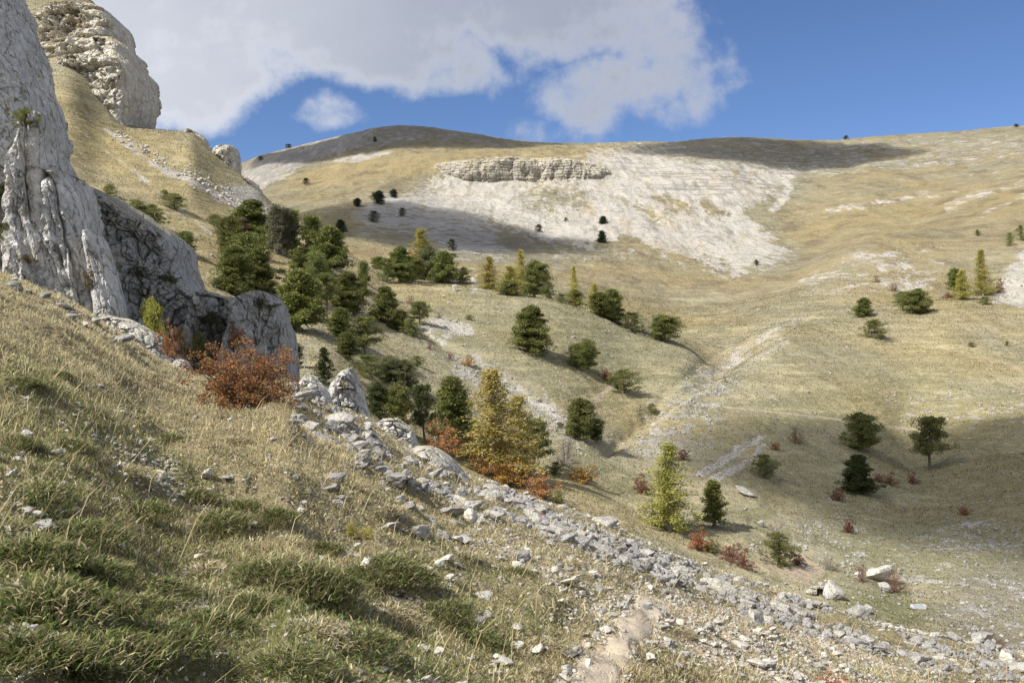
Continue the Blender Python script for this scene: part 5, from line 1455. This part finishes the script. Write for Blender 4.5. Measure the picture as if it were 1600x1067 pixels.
def build_plants():
    rg = np.random.default_rng(11)
    bark = mat_bark('bark_pine'); barkg = mat_bark('bark_grey', (.22, .20, .18), (.40, .37, .34)); stemm = mat_bark('stems', (.10, .07, .05), (.22, .17, .13))
    M = {
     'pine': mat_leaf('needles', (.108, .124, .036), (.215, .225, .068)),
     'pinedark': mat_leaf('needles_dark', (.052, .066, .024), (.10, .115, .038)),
     'pineyel': mat_leaf('needles_yellowish', (.115, .125, .035), (.215, .215, .06)),
     'pinefar': mat_leaf('needles_far', (.038, .052, .028), (.070, .084, .040)),
     'grey': mat_leaf('needles_grey', (.14, .13, .09), (.22, .21, .13)),
     'dead': mat_leaf('needles_dead', (.115, .062, .045), (.19, .11, .075)),
     'bushgreen': mat_leaf('juniper', (.12, .14, .038), (.23, .235, .07)),
     'bushgrey': mat_leaf('juniper_grey', (.13, .145, .065), (.22, .225, .11)),
     'moss': mat_leaf('cushion', (.050, .060, .018), (.10, .105, .032)),
     'drybush': mat_leaf('dry_leaves', (.13, .10, .04), (.24, .19, .075)),
     'larchgold': mat_leaf('larch_gold', (.41, .345, .08), (.55, .475, .135), (.29, .295, .08), .35),
     'larchyel': mat_leaf('larch_yellow', (.37, .335, .065), (.53, .47, .11), (.25, .26, .07), .35),
     'larchgreen': mat_leaf('larch_green', (.26, .27, .058), (.43, .405, .10), None, .35),
     'rowan': mat_leaf('leaves_orange', (.38, .185, .07), (.52, .29, .12), (.33, .23, .08), .3),
     'rowangold': mat_leaf('leaves_gold', (.36, .18, .04), (.48, .29, .065), (.22, .21, .05), .3),
     'rowandark': mat_leaf('leaves_rust', (.215, .09, .042), (.36, .165, .062), (.24, .20, .07), .3, 3),
     'redbush': mat_leaf('leaves_red', (.17, .078, .05), (.27, .13, .08), None, .25),
     'redbush2': mat_leaf('leaves_scarlet', (.29, .10, .045), (.42, .17, .07), (.24, .15, .06), .3),
     'baregrey': mat_leaf('twig_leaves', (.17, .14, .115), (.26, .22, .18), None, .2),
     '-': None}
    for grp, rows in PL.items():
        dmin = {'far small pines on the mountain': 262, 'trees of the right hill': 200, 'bushes on the left hill': 95}.get(grp, 56)
        for kind, mt, px, base, top, w, name, cat, lab in rows:
            p = hit(px, base, dmin)
            h = (base - top) / F * p.y * 1.04; ww = w / F * p.y * 1.04
            if grp.startswith('pines of the wood') and kind in ('round', 'cone', 'trunk'): ww *= 1.08
            tm = stemm if kind in ('bush', 'bare') else (barkg if kind in ('snag', 'larch') or mt in ('dead', 'grey') else bark)
            if kind == 'bare': tm = M_stem_bare(mt)
            plant(kind, name, p - Vector((0, 0, .02 * h)), h, ww, (tm, M[mt]), lab, cat, grp, rg,
                  lean=.18 if 'wind bent' in lab else (.1 if 'leaning' in lab else rg.normal() * .03))
    for kind, mt, px, base, top, w, name, cat, lab, d0, d1 in NEAR:
        p = hit(px, base, d0, d1)
        if d0 == 42:
            p = Vector(((px - CX) / F * 46, 46, float(ground_z((px - CX) / F * 46, 46)[0])))
            h = (CY - top) / F * 46 - p.z
        else:
            h = (base - top) / F * p.y
        ww = w / F * p.y
        plant(kind, name, p - Vector((0, 0, .03 * h)), h, ww, (stemm if kind != 'round' else bark, M[mt]), lab, cat, None, rg)
    # plants rooted in the cliffs
    dg = bpy.context.evaluated_depsgraph_get()
    trees = [BVHTree.FromObject(o, dg) for o in CRAGS]
    for kind, mt, px, base, top, w, name, cat, lab in CLIFF:
        dr = Vector(((px - CX) / F, 1, (CY - base) / F)).normalized()
        best = None
        for t in trees:
            hitp = t.ray_cast(Vector((0, 0, 0)), dr, 120)
            if hitp[0] is not None and (best is None or hitp[3] < best[1]): best = (hitp[0], hitp[3])
        p = best[0] if best else hit(px, base, 30)
        h = (base - top) / F * p.y; ww = w / F * p.y
        plant(kind, name, p - Vector((0, -.12 * ww, .12 * h)), h, ww, (stemm if kind == 'bush' else bark, M[mt]), lab, cat, None, rg)

_ms = {}
def M_stem_bare(mt):
    if mt not in _ms:
        _ms[mt] = mat_bark('twigs_' + mt, (.15, .12, .10), (.27, .235, .21)) if mt == 'baregrey' else mat_bark('twigs_' + mt, (.13, .075, .055), (.22, .14, .11))
    return _ms[mt]
# ------------------------------------------------------------------ grass: single blades close by, tufts across the valley
PAL = {'green': (.165, .205, .055), 'dgreen': (.085, .118, .034), 'olive': (.28, .265, .11), 'straw': (.60, .52, .32), 'tan': (.42, .345, .20), 'brown': (.18, .13, .08), 'pale': (.68, .62, .45)}
PA = np.array(list(PAL.values())); PN = list(PAL)

def blades(base, L, W, az, lean, bend, col, rg):
    """five-point blades: base (n,3)"""
    n = len(base)
    d = np.stack([np.cos(az), np.sin(az), np.zeros(n)], 1)
    fa = rg.uniform(0, 6.28, n)
    s = np.stack([np.cos(fa), np.sin(fa), np.zeros(n)], 1) * (W / 2)[:, None]
    up = np.array([0, 0, 1.0])
    p1 = base + (d * np.sin(lean)[:, None] + up * np.cos(lean)[:, None]) * (L * .55)[:, None]
    l2 = lean + bend
    p2 = p1 + (d * np.sin(l2)[:, None] + up * np.cos(l2)[:, None]) * (L * .45)[:, None]
    V = np.stack([base - s, base + s, p1 + s * .75, p1 - s * .75, p2], 1).reshape(-1, 3)
    i = np.arange(n)[:, None] * 5
    Q = i + np.array([[0, 1, 2, 3]]); T = i + np.array([[3, 2, 4]])
    C = np.repeat(np.concatenate([col, np.ones((n, 1))], 1), 5, 0)
    C[0::5, :3] *= .8; C[1::5, :3] *= .8
    return V, Q, T, C

def pick(rg, w):
    """w (n, k) weights -> colour rows"""
    w = w / w.sum(1, keepdims=True)
    k = (rg.random(len(w))[:, None] > np.cumsum(w, 1)).sum(1).clip(0, w.shape[1] - 1)
    c = PA[k] * rg.uniform(.8, 1.45, (len(w), 1)) * rg.uniform(.93, 1.07, (len(w), 3))
    return c, k

def area_points(rg, n, d0, d1, u0=-.66, u1=.66, power=1.0):
    d = (d0 ** (1 + power) + rg.random(n) * (d1 ** (1 + power) - d0 ** (1 + power))) ** (1 / (1 + power))
    u = rg.uniform(u0, u1, n)
    return u * d, d

def build_grass():
    rg = np.random.default_rng(21)
    mb = mat_blade()
    parts = []
    def clumps(nc, per, d0, d1, r, power, lfac, wfac):
        x, y = area_points(rg, nc, d0, d1, power=power)
        bare = mask_at('bare', x, y); rub = mask_at('rub', x, y); grn = mask_at('green', x, y); gold = mask_at('gold', x, y)
        P = np.stack([x, y, np.zeros(nc)], 1)
        f = fbm(P / 2.2, 3, 61); f2 = fbm(P / .7, 2, 63); f3 = fbm(P / 6, 2, 65)
        keep = (rg.random(nc) > bare * .93) & (rg.random(nc) > rub * .9) & (f2 > -.62 + .25 * rg.normal(size=nc))
        px = x / y * F + CX
        dc = near_B(px)[1]
        keep &= y < dc * .995
        x, y, grn, gold, f, f2, f3 = [a[keep] for a in (x, y, grn, gold, f, f2, f3)]
        n = len(x)
        g = np.clip(grn * 1.05 + .55 * f - .15 - .5 * gold, 0, 1)
        tall = np.clip(.40 + .55 * f3 + .45 * f2 + .3 * gold - .15 * g + .25 * rg.normal(size=n), .05, 1.15)
        k = per
        X = np.repeat(x, k) + rg.normal(size=n * k) * r; Y = np.repeat(y, k) + rg.normal(size=n * k) * r
        Y = np.maximum(Y, 1.2)
        Z = ground_z(X, Y) - .01
        gg = np.repeat(g, k); tt = np.repeat(tall, k); go = np.repeat(gold, k); ff = np.repeat(f2, k)
        N = n * k
        w = np.stack([.03 + 1.0 * gg, .02 + .75 * gg, .45 + .25 * gg, .50 + .9 * go + .3 * tt - .25 * gg, .55 - .25 * gg, .26 + .12 * (ff < 0), .10 + .22 * go], 1).clip(.005)
        col, ki = pick(rg, w)
        L = (.024 + .088 * tt ** 2.0) * rg.uniform(.4, 1.5, N) * lfac * np.where(ki == 1, .7, 1)
        W = L * .022 * wfac * rg.uniform(.6, 1.4, N) + .00038 * Y + .0016
        az = np.where(rg.random(N) < .45, rg.normal(size=N) * 1.0 - .2, rg.uniform(0, 6.28, N))
        lean = np.abs(rg.normal(size=N)) * .6 + .1
        parts.append(blades(np.stack([X, Y, Z], 1), L, W, az, lean, rg.uniform(.15, 1.2, N), col, rg))
    clumps(21000, 14, 2.2, 9, .05, 1.0, 1.0, 1.1)
    clumps(34000, 11, 7, 18, .07, 1.0, 1.1, 1.2)
    clumps(56000, 8, 14, 46, .11, 1.0, 1.35, 1.3)
    # leafy herbs and litter flat on the ground
    x, y = area_points(rg, 300000, 2.2, 24)
    keep = (mask_at('bare', x, y) < rg.random(len(x)) + .1)
    x, y = x[keep], y[keep]; n = len(x)
    gr = np.clip(mask_at('green', x, y) + .3 * fbm(np.stack([x, y, x * 0], 1) / 1.5, 2, 71), 0, 1)
    w = np.stack([.1 + gr, .1 + gr, .3 + 0 * gr, .2 + 0 * gr, .45 - .2 * gr, .5 - .2 * gr, .06 + 0 * gr], 1).clip(.01)
    col, ki = pick(rg, w)
    parts.append(blades(np.stack([x, y, ground_z(x, y) + rg.uniform(0, .05, n)], 1), rg.uniform(.02, .06, n), rg.uniform(.006, .016, n), rg.uniform(0, 6.28, n), rg.uniform(.5, 1.4, n), rg.uniform(.0, .5, n), col, rg))
    # long dry stalks
    x, y = area_points(rg, 3000, 3.0, 30, power=.5)
    n = len(x)
    keep = (fbm(np.stack([x, y, x * 0], 1) / 1.6, 2, 73) > .05) & (mask_at('bare', x, y) < .6)
    x, y = x[keep], y[keep]; n = len(x)
    col = np.array(PAL['straw'])[None, :] * rg.uniform(.7, 1.2, (n, 1)) * np.array([1, .95, .9])
    parts.append(blades(np.stack([x, y, ground_z(x, y)], 1), rg.uniform(.2, .5, n) * (1 + .3 * (rg.random(n) < .2)), .0028 + .0006 * y, rg.normal(size=n) * .7 + .3, rg.uniform(.1, .8, n), rg.uniform(.1, .9, n), col, rg))
    emit('grass', parts, mb, 'dry straw and green grass with herbs covering the near slope')
    # tufts across the valley
    parts = []
    x, y = area_points(rg, 650000, 56, 330, -.56, .56, .35)
    keep = (rg.random(len(x)) > mask_at('scree', x, y) * 1.0) & (rg.random(len(x)) > mask_at('bare', x, y)) & (rg.random(len(x)) > mask_at('rub', x, y) * .45)
    P = np.stack([x, y, x * 0], 1)
    keep &= fbm(P / 5, 3, 81) > -.5 + .5 * rg.random(len(x))
    x, y = x[keep], y[keep]; n = len(x)
    gr = np.clip(mask_at('green', x, y) * .8 + .5 * fbm(P[keep] / 20, 2, 83), 0, 1); go = mask_at('gold', x, y)
    w = np.stack([.05 + .35 * gr, .015 + .05 * gr, .8 + .5 * gr, .75 + .6 * go - .2 * gr, .5 + .2 * go, .22 + 0 * gr, .34 + 0 * gr], 1).clip(.01)
    col, ki = pick(rg, w)
    col = col * .56
    L = rg.uniform(.05, .17, n) * (.7 + y / 260)
    parts.append(blades(np.stack([x, y, ground_z(x, y) - .01], 1), L, L * rg.uniform(.35, .8, n), rg.uniform(0, 6.28, n), rg.uniform(.1, .7, n), rg.uniform(.1, .8, n), col, rg))
    emit('meadow', parts, mb, 'tufts of dry grass over the slopes across the valley')

def build_tussocks():
    rg = np.random.default_rng(33)
    mb = bpy.data.materials['grass_blades']
    sets = {'green': (.35, .5, .5, .15, .1, .1, .02), 'straw': (.03, .03, .3, .9, .5, .2, .3)}
    mesh = {}
    for nm, w in sets.items():
        for k in range(3):
            n = 3600 if nm == 'green' else 1100
            r = rg.random(n) ** .6; a = rg.uniform(0, 6.28, n)
            b = np.stack([r * np.cos(a) * .5, r * np.sin(a) * .5, .26 * (1 - r ** 2) - .06 + .07 * np.sin(a * 3 + k) * r], 1)
            b += .06 * rg.normal(size=(n, 3)) * np.array([1, 1, .3])
            col, ki = pick(rg, np.repeat(np.array([w]), n, 0))
            col *= .8
            L = rg.uniform(.06, .22, n) * (1.15 - .5 * r) * (1 if nm == 'green' else 1.4)
            V, Q, T, C = blades(b, L, L * rg.uniform(.04, .11, n) + .003, a + rg.normal(size=n) * 1.3, .2 + 1.1 * rg.random(n), rg.uniform(.2, 1.1, n), col, rg)
            me = np_mesh('tussock', V, [Q, T], False, {'col': ('FLOAT_COLOR', C)}); me.materials.append(mb)
            mesh[nm, k] = me
    spots = [(40, 880, 190), (130, 905, 150), (70, 960, 220), (180, 960, 170), (30, 1030, 240), (140, 1040, 230), (230, 1010, 190), (250, 925, 120), (320, 985, 130), (420, 900, 120), (470, 915, 150), (520, 930, 110),
             (400, 955, 110), (600, 890, 110), (570, 905, 90), (640, 905, 80), (380, 800, 80), (300, 780, 70), (340, 820, 90), (220, 810, 110), (120, 840, 130), (60, 780, 110), (20, 700, 80), (110, 700, 70), (40, 600, 50),
             (90, 590, 46), (690, 960, 90), (740, 1000, 100), (560, 1010, 120), (450, 1040, 140), (800, 900, 60), (260, 690, 56), (430, 810, 70), (500, 860, 70)]
    sstr = [(150, 640, 50), (300, 700, 60), (360, 690, 60), (420, 720, 60), (200, 740, 80), (480, 745, 56), (540, 760, 60), (330, 770, 70), (600, 800, 60), (660, 830, 70), (720, 870, 60), (770, 930, 80), (620, 960, 90),
            (840, 960, 70), (860, 1010, 80), (700, 1030, 110), (320, 900, 110), (380, 1020, 140), (500, 990, 110), (90, 750, 90), (240, 590, 40), (330, 640, 40), (1060, 990, 60), (1120, 1040, 60), (560, 700, 44), (620, 745, 50), (900, 900, 44), (980, 900, 40)]
    for nm, ss in (('green', spots), ('straw', sstr[::2])):
        for px, py, w in ss:
            p = hit(px, py, 2.2, 38)
            s = w / F * p.y * 1.15
            o = link('grass_tussock', mesh[nm, int(rg.integers(3))])
            o.location = (p.x, p.y, p.z - .02 * s); o.scale = (s, s * rg.uniform(.8, 1.1), s * rg.uniform(.5, .75) * (1 if nm == 'green' else .7)); o.rotation_euler = (0, rg.uniform(-.05, .2), rg.uniform(0, 6.28))
            tag(o, 'dense dark green tussock of grass and herbs on the near slope' if nm == 'green' else 'pale straw tussock of dry grass on the near slope', 'grass tussock',
                'green tussocks of the near slope' if nm == 'green' else 'straw tussocks of the near slope')

def emit(name, parts, mat, label):
    Vs, Qs, Ts, Cs, o = [], [], [], [], 0
    for V, Q, T, C in parts:
        Vs.append(V); Qs.append(Q + o); Ts.append(T + o); Cs.append(C); o += len(V)
    me = np_mesh(name, np.concatenate(Vs), [np.concatenate(Qs), np.concatenate(Ts)], False, {'col': ('FLOAT_COLOR', np.concatenate(Cs))})
    ob = link(name, me, mat)
    tag(ob, label, 'grass', None, 'stuff')
    return ob
# ------------------------------------------------------------------ build
def build_ground():
    V = np.stack([TX.ravel(), TY.ravel(), TZ.ravel()], 1)
    me = np_mesh('ground', V, grid_faces(NR, NC), True, {'mask_a': ('FLOAT_COLOR', MA), 'mask_b': ('FLOAT_COLOR', MB_)})
    o = link('ground', me, mat_ground())
    tag(o, kind='structure')
    # the hillside goes on behind the viewer
    n = 60
    xs = np.linspace(-60, 60, n); ys = np.linspace(.82, -60, n)
    X, Y = np.meshgrid(xs, ys)
    Bm = near_B(np.array([CX]))[0][0]
    Z = -1.6 - .357 * X + Bm * Y - .25
    V = np.stack([X.ravel(), Y.ravel(), Z.ravel()], 1)
    V[:, 2] += .3 * fbm(V / 4, 3, 5)
    me = np_mesh('hillside', V, grid_faces(n, n)[:, ::-1], True, {'mask_a': ('FLOAT_COLOR', np.zeros((n * n, 4))), 'mask_b': ('FLOAT_COLOR', np.zeros((n * n, 4)))})
    tag(link('hillside', me, o.data.materials[0]), kind='structure')

def build_path():
    line = [(880, 1180), (905, 1110), (932, 1060), (962, 1020), (985, 990), (1000, 968), (1012, 950), (1024, 936)]
    pts = [hit(px, py, 3, 38) for px, py in line]
    pts = np.array([p[:] for p in pts])
    t = np.linspace(0, len(pts) - 1, 160)
    C = np.stack([pchip(np.arange(len(pts)), pts[:, k], t) for k in range(3)], 1)
    T = np.gradient(C, axis=0); T[:, 2] = 0; T /= np.linalg.norm(T, axis=1)[:, None]
    Nn = np.stack([-T[:, 1], T[:, 0], 0 * t], 1)
    m = 25
    s = np.linspace(-1, 1, m)
    hw = .22 + .08 * np.sin(t * 3.1) + .05 * np.sin(t * 7.7)
    wob = .05 * fbm(np.stack([t * 4, t * 0, t * 0], 1), 3, 9)
    V = C[:, None, :] + Nn[:, None, :] * ((s[None, :] * hw[:, None] + wob[:, None])[:, :, None])
    V = V.reshape(-1, 3)
    e = np.abs(np.tile(s, len(t)))
    V[:, 2] = ground_z(V[:, 0], V[:, 1]) + .022 - .07 * sst(.55, 1, e + .25 * fbm(V / .25, 2, 12)) + .012 * fbm(V / .18, 3, 14)
    g = NG('path_dirt')
    p = g.pos()
    c = g.mix(g.noise(p, 9, 5, .7), (.33, .265, .19), (.52, .45, .345))
    st = g.step(g.voro(p, 22), .30, .2)
    c = g.mix(g.m1('MULTIPLY', st, g.step(g.noise(p, 3, 3), .45, .6)), c, (.58, .54, .47))
    m_ = g.out(c, .95, g.bump(g.m1('ADD', g.noise(p, 12, 5, .7), st), .6, .04), .08)
    o = link('path', np_mesh('path', V, grid_faces(len(t), m), True), m_)
    tag(o, kind='structure')

def box(w, d, h, bev=.02):
    bm = bmesh.new()
    bmesh.ops.create_cube(bm, size=1)
    for v in bm.verts: v.co = Vector((v.co.x * w, v.co.y * d, (v.co.z + .5) * h))
    bmesh.ops.bevel(bm, geom=bm.edges[:], offset=bev, segments=2, affect='EDGES')
    return bm

def bm_obj(name, bms, mat, parent):
    me = bpy.data.meshes.new(name)
    bm = bmesh.new()
    for b, off in bms:
        tmp = bpy.data.meshes.new('tmp'); 
        for v in b.verts: v.co += Vector(off)
        b.to_mesh(tmp); b.free(); bm.from_mesh(tmp); bpy.data.meshes.remove(tmp)
    bm.to_mesh(me); bm.free()
    return link(name, me, mat, parent)

def build_small():
    steel = mat_simple('galvanised_steel', (.42, .44, .46), (.62, .64, .66), .45, 6, .5)
    conc = mat_simple('old_concrete', (.30, .28, .25), (.50, .47, .42), .9, 5)
    dark = mat_simple('opening_shade', (.03, .028, .025), (.06, .055, .05), .9)
    p = hit(1435, 950, 56)
    e = bpy.data.objects.new('water_trough', None); COL.objects.link(e); e.location = p + Vector((0, 0, -.05)); e.rotation_euler = (0, 0, .12)
    w = 22 / F * p.y
    tag(e, 'small pale metal water trough on the green flat of the valley bottom', 'trough')
    t, dp, h = .05, w * .42, w * .30
    bm_obj('basin', [(box(w, t, h), (0, -dp / 2, 0)), (box(w, t, h), (0, dp / 2, 0)), (box(t, dp, h), (-w / 2 + t / 2, 0, 0.003)), (box(t, dp, h), (w / 2 - t / 2, 0, .003)), (box(w * .97, dp * .97, .05), (0, 0, .04))], steel, e)
    bm_obj('water', [(box(w * .94, dp * .9, .02, .004), (0, 0, h * .72))], mat_simple('water', (.10, .13, .14), (.16, .2, .22), .05, 3, .5), e)
    for sx in (-1, 1):
        bm_obj('foot', [(box(.12, dp * 1.05, .12), (sx * w * .36, 0, -.09))], conc, e)
    p = hit(1277, 932, 56)
    e = bpy.data.objects.new('spring_box', None); COL.objects.link(e); e.location = p + Vector((0, 0, -.1)); e.rotation_euler = (0, 0, -.1)
    tag(e, 'low stone spring box with a dark square opening in the bank above the rubble', 'spring box')
    w, h = 42 / F * p.y, 15 / F * p.y
    rk = mat_rock('spring_stone', c0=(.34, .32, .29), c1=(.52, .49, .44), scale=.5, turf=.3)
    def rough(name, V0, sc, off):
        V, Fc = V0
        link(name, np_mesh(name, V * np.array(sc) + np.array(off), Fc), rk, e)
    rough('wall', ROCKV[2], (w * .34, .5, h * .75), (-w * .20, .45, h * .45))
    rough('wall', ROCKV[5], (w * .16, .45, h * .7), (w * .40, .45, h * .42))
    bm_obj('opening', [(box(w * .22, .3, h * .75, .03), (w * .17, .62, 0))], dark, e)  # near-black block paints the shade inside the opening
    rough('lid', ROCKV[7], (w * .36, .5, .16), (w * .14, .45, h * .98))

SUN_EL, SUN_AZ = math.radians(45), math.radians(-124)      # azimuth from +Y (view direction) clockwise: left and slightly behind
def sun_dir():
    return Vector((math.sin(SUN_AZ) * math.cos(SUN_EL), math.cos(SUN_AZ) * math.cos(SUN_EL), math.sin(SUN_EL)))

def build_light():
    s = sun_dir()
    L = bpy.data.lights.new('sun', 'SUN'); L.energy = 4.2; L.angle = math.radians(.53); L.color = (1, .962, .90)
    o = bpy.data.objects.new('sun', L); COL.objects.link(o)
    o.rotation_euler = (-s).to_track_quat('-Z', 'Y').to_euler()
    # clouds up-sun of the place: their shadows lie on the far mountain and on the right-hand meadow
    g = NG('cloud_vapour')
    v = g.n('ShaderNodeVolumePrincipled', {'Color': (1, 1, 1), 'Density': .04, 'Anisotropy': .3})
    om = g.n('ShaderNodeOutputMaterial'); g.t.links.new(v.outputs[0], om.inputs['Volume'])
    def cloud(parts, dist, dens, seed, label):
        bm = bmesh.new(); bmesh.ops.create_icosphere(bm, subdivisions=4, radius=1)
        V0 = np.array([q.co[:] for q in bm.verts]); F0 = np.array([[q.index for q in f.verts] for f in bm.faces]); bm.free()
        X = Vector((0, 0, 1)).cross(s).normalized()
        for k, (px, py, dmin, rx, ry, rz) in enumerate(parts):
            p = hit(px, py, dmin)
            V = V0 * np.array([rx, ry, rz])
            n = V0
            V = V + n * (min(rx, ry, rz) * .55 * fbm(V0 * 1.6 + seed + k * 7, 4, seed + k))[:, None]
            m = g.m
            o = link('cloud', np_mesh('cloud', V, F0, True), m)
            o.location = p + s * dist
            tag(o, kind='stuff', label=label, cat='cloud')
    cloud([(665, 352, 300, 62, 78, 26), (820, 378, 300, 38, 40, 18)], 900, .05, 3, 'drifting cloud')
    cloud([(600, 208, 700, 150, 95, 40)], 1000, .05, 5, 'drifting cloud')
    cloud([(1210, 238, 700, 115, 95, 30)], 1000, .05, 9, 'drifting cloud')
    cloud([(1705, 728, 60, 50, 42, 27)], 800, .035, 13, 'drifting cloud')

def build_world():
    w = bpy.data.worlds.new('World'); SC.world = w
    g = NG('', w)
    sky = g.n('ShaderNodeTexSky', sky_type='NISHITA', sun_disc=False, sun_elevation=SUN_EL, sun_rotation=SUN_AZ, altitude=2500, air_density=1.0, dust_density=.05, ozone_density=3.5)
    d = g.n('ShaderNodeTexCoord').outputs['Generated']
    sp = g.n('ShaderNodeSeparateXYZ', {0: d}).outputs
    yy = g.m1('MAXIMUM', sp[1], .15)
    u = g.m1('DIVIDE', sp[0], yy); v = g.m1('DIVIDE', sp[2], yy)
    uv = g.n('ShaderNodeCombineXYZ', {0: u, 1: v, 2: 0}).outputs[0]
    wn = g.noisec(uv, 5, 5)
    wv = g.n('ShaderNodeVectorMath', {0: wn, 1: (.5, .5, .5)}, operation='SUBTRACT').outputs[0]
    uvw = g.n('ShaderNodeVectorMath', {0: uv, 1: g.scale(wv, .07)}, operation='ADD').outputs[0]
    cover = None
    def blob(px, py, rx, ry, amt):
        nonlocal cover
        c = ((px - CX) / F, (CY - py) / F, 0)
        q = g.n('ShaderNodeVectorMath', {0: uvw, 1: c}, operation='SUBTRACT').outputs[0]
        q = g.scale(q, (F / rx, F / ry, 0))
        l = g.n('ShaderNodeVectorMath', {0: q}, operation='LENGTH').outputs['Value']
        b = g.m1('MULTIPLY', g.step(l, 1.0, .25), amt)
        cover = b if cover is None else g.m1('MAXIMUM', cover, b)
    for a in [(250, -40, 460, 250, 1.0), (430, 50, 240, 110, 1.0), (620, 70, 260, 120, 1.0), (375, 105, 150, 95, .95), (600, -60, 460, 250, 1.0), (850, -30, 330, 210, 1.0), (260, 120, 200, 130, .8), (690, 95, 180, 110, .8), (500, 80, 260, 90, .85),
              (930, 150, 150, 120, .8), (1040, 150, 140, 130, .72), (1010, 70, 110, 110, .6), (520, 185, 105, 55, .66), (1120, 120, 70, 80, .42), (930, 215, 220, 50, .45), (200, -500, 1400, 420, .9), (-600, 100, 700, 600, .8)]:
        blob(*a)
    n1 = g.noise(uv, 7.5, 9, .60)
    n2 = g.noise(uv, 3.0, 6, .55)
    wsp = g.noise(g.scale(uv, (1.0, .8, 1)), 22, 7, .65)
    f = g.m1('ADD', cover, g.m1('MULTIPLY', g.m1('SUBTRACT', n1, .5), 2.1))
    f = g.m1('ADD', f, g.m1('MULTIPLY', g.m1('SUBTRACT', wsp, .5), .6))
    dens = g.step(f, .27, .82)
    # thick middle greyer, thin sunward side whiter
    left = g.step(u, .10, -.42)
    hi = g.step(v, .20, .36)
    bright = g.m1('ADD', g.m1('MULTIPLY', left, .36), g.m1('MULTIPLY', g.step(n2, .35, .7), .10))
    thin = g.step(f, 1.0, .45)
    bright = g.m1('ADD', bright, g.m1('MULTIPLY', thin, .28))
    ccol = g.mix(bright, (.20, .222, .278), (.60, .61, .635))
    up = g.step(sp[2], -.02, .03)
    skyc = g.n('ShaderNodeMix', data_type='RGBA', blend_type='MULTIPLY')
    SKYG = (.056, .060, .0695)
    sc = g.scale(sky.outputs[0], SKYG)
    col = g.mix(g.m1('MULTIPLY', dens, .97), sc, ccol)
    # white cloud added to the unseen sky behind and above, for brighter fill light
    rear = g.step(g.m1('ADD', sp[1], g.m1('MULTIPLY', sp[2], -.75)), .05, -.35)
    rn = g.step(g.noise(d, 2.3, 6, .6), .40, .62)
    col = g.mix(g.m1('MULTIPLY', rear, rn), col, (.70, .70, .72))
    ground_c = g.mix(up, (.10, .09, .065), col)
    bg = g.n('ShaderNodeBackground', {'Color': ground_c, 'Strength': 1.0})
    o = g.n('ShaderNodeOutputWorld'); g.t.links.new(bg.outputs[0], o.inputs[0])

def build_camera():
    c = bpy.data.cameras.new('camera'); c.lens = 35; c.sensor_width = 36; c.clip_end = 20000; c.clip_start = .05
    o = bpy.data.objects.new('camera', c); COL.objects.link(o)
    o.rotation_euler = (math.pi / 2, 0, 0)
    SC.camera = o

import time as _t
_t0 = _t.time()
def _log(s): print('BUILD', s, round(_t.time() - _t0, 1))
build_camera(); build_world(); build_light()
build_ground(); _log('ground')
build_path(); build_small()
build_crags(); _log('crags')
build_rocks(); _log('rocks')
build_plants(); _log('plants')
build_grass(); build_tussocks(); _log('grass')
SC.view_settings.view_transform = 'Standard'
SC.view_settings.look = 'None'
SC.view_settings.exposure = 0.82
SC.view_settings.gamma = 1
SC.cycles.max_bounces = 5
SC.cycles.diffuse_bounces = 3
SC.cycles.transparent_max_bounces = 6
SC.cycles.volume_bounces = 0
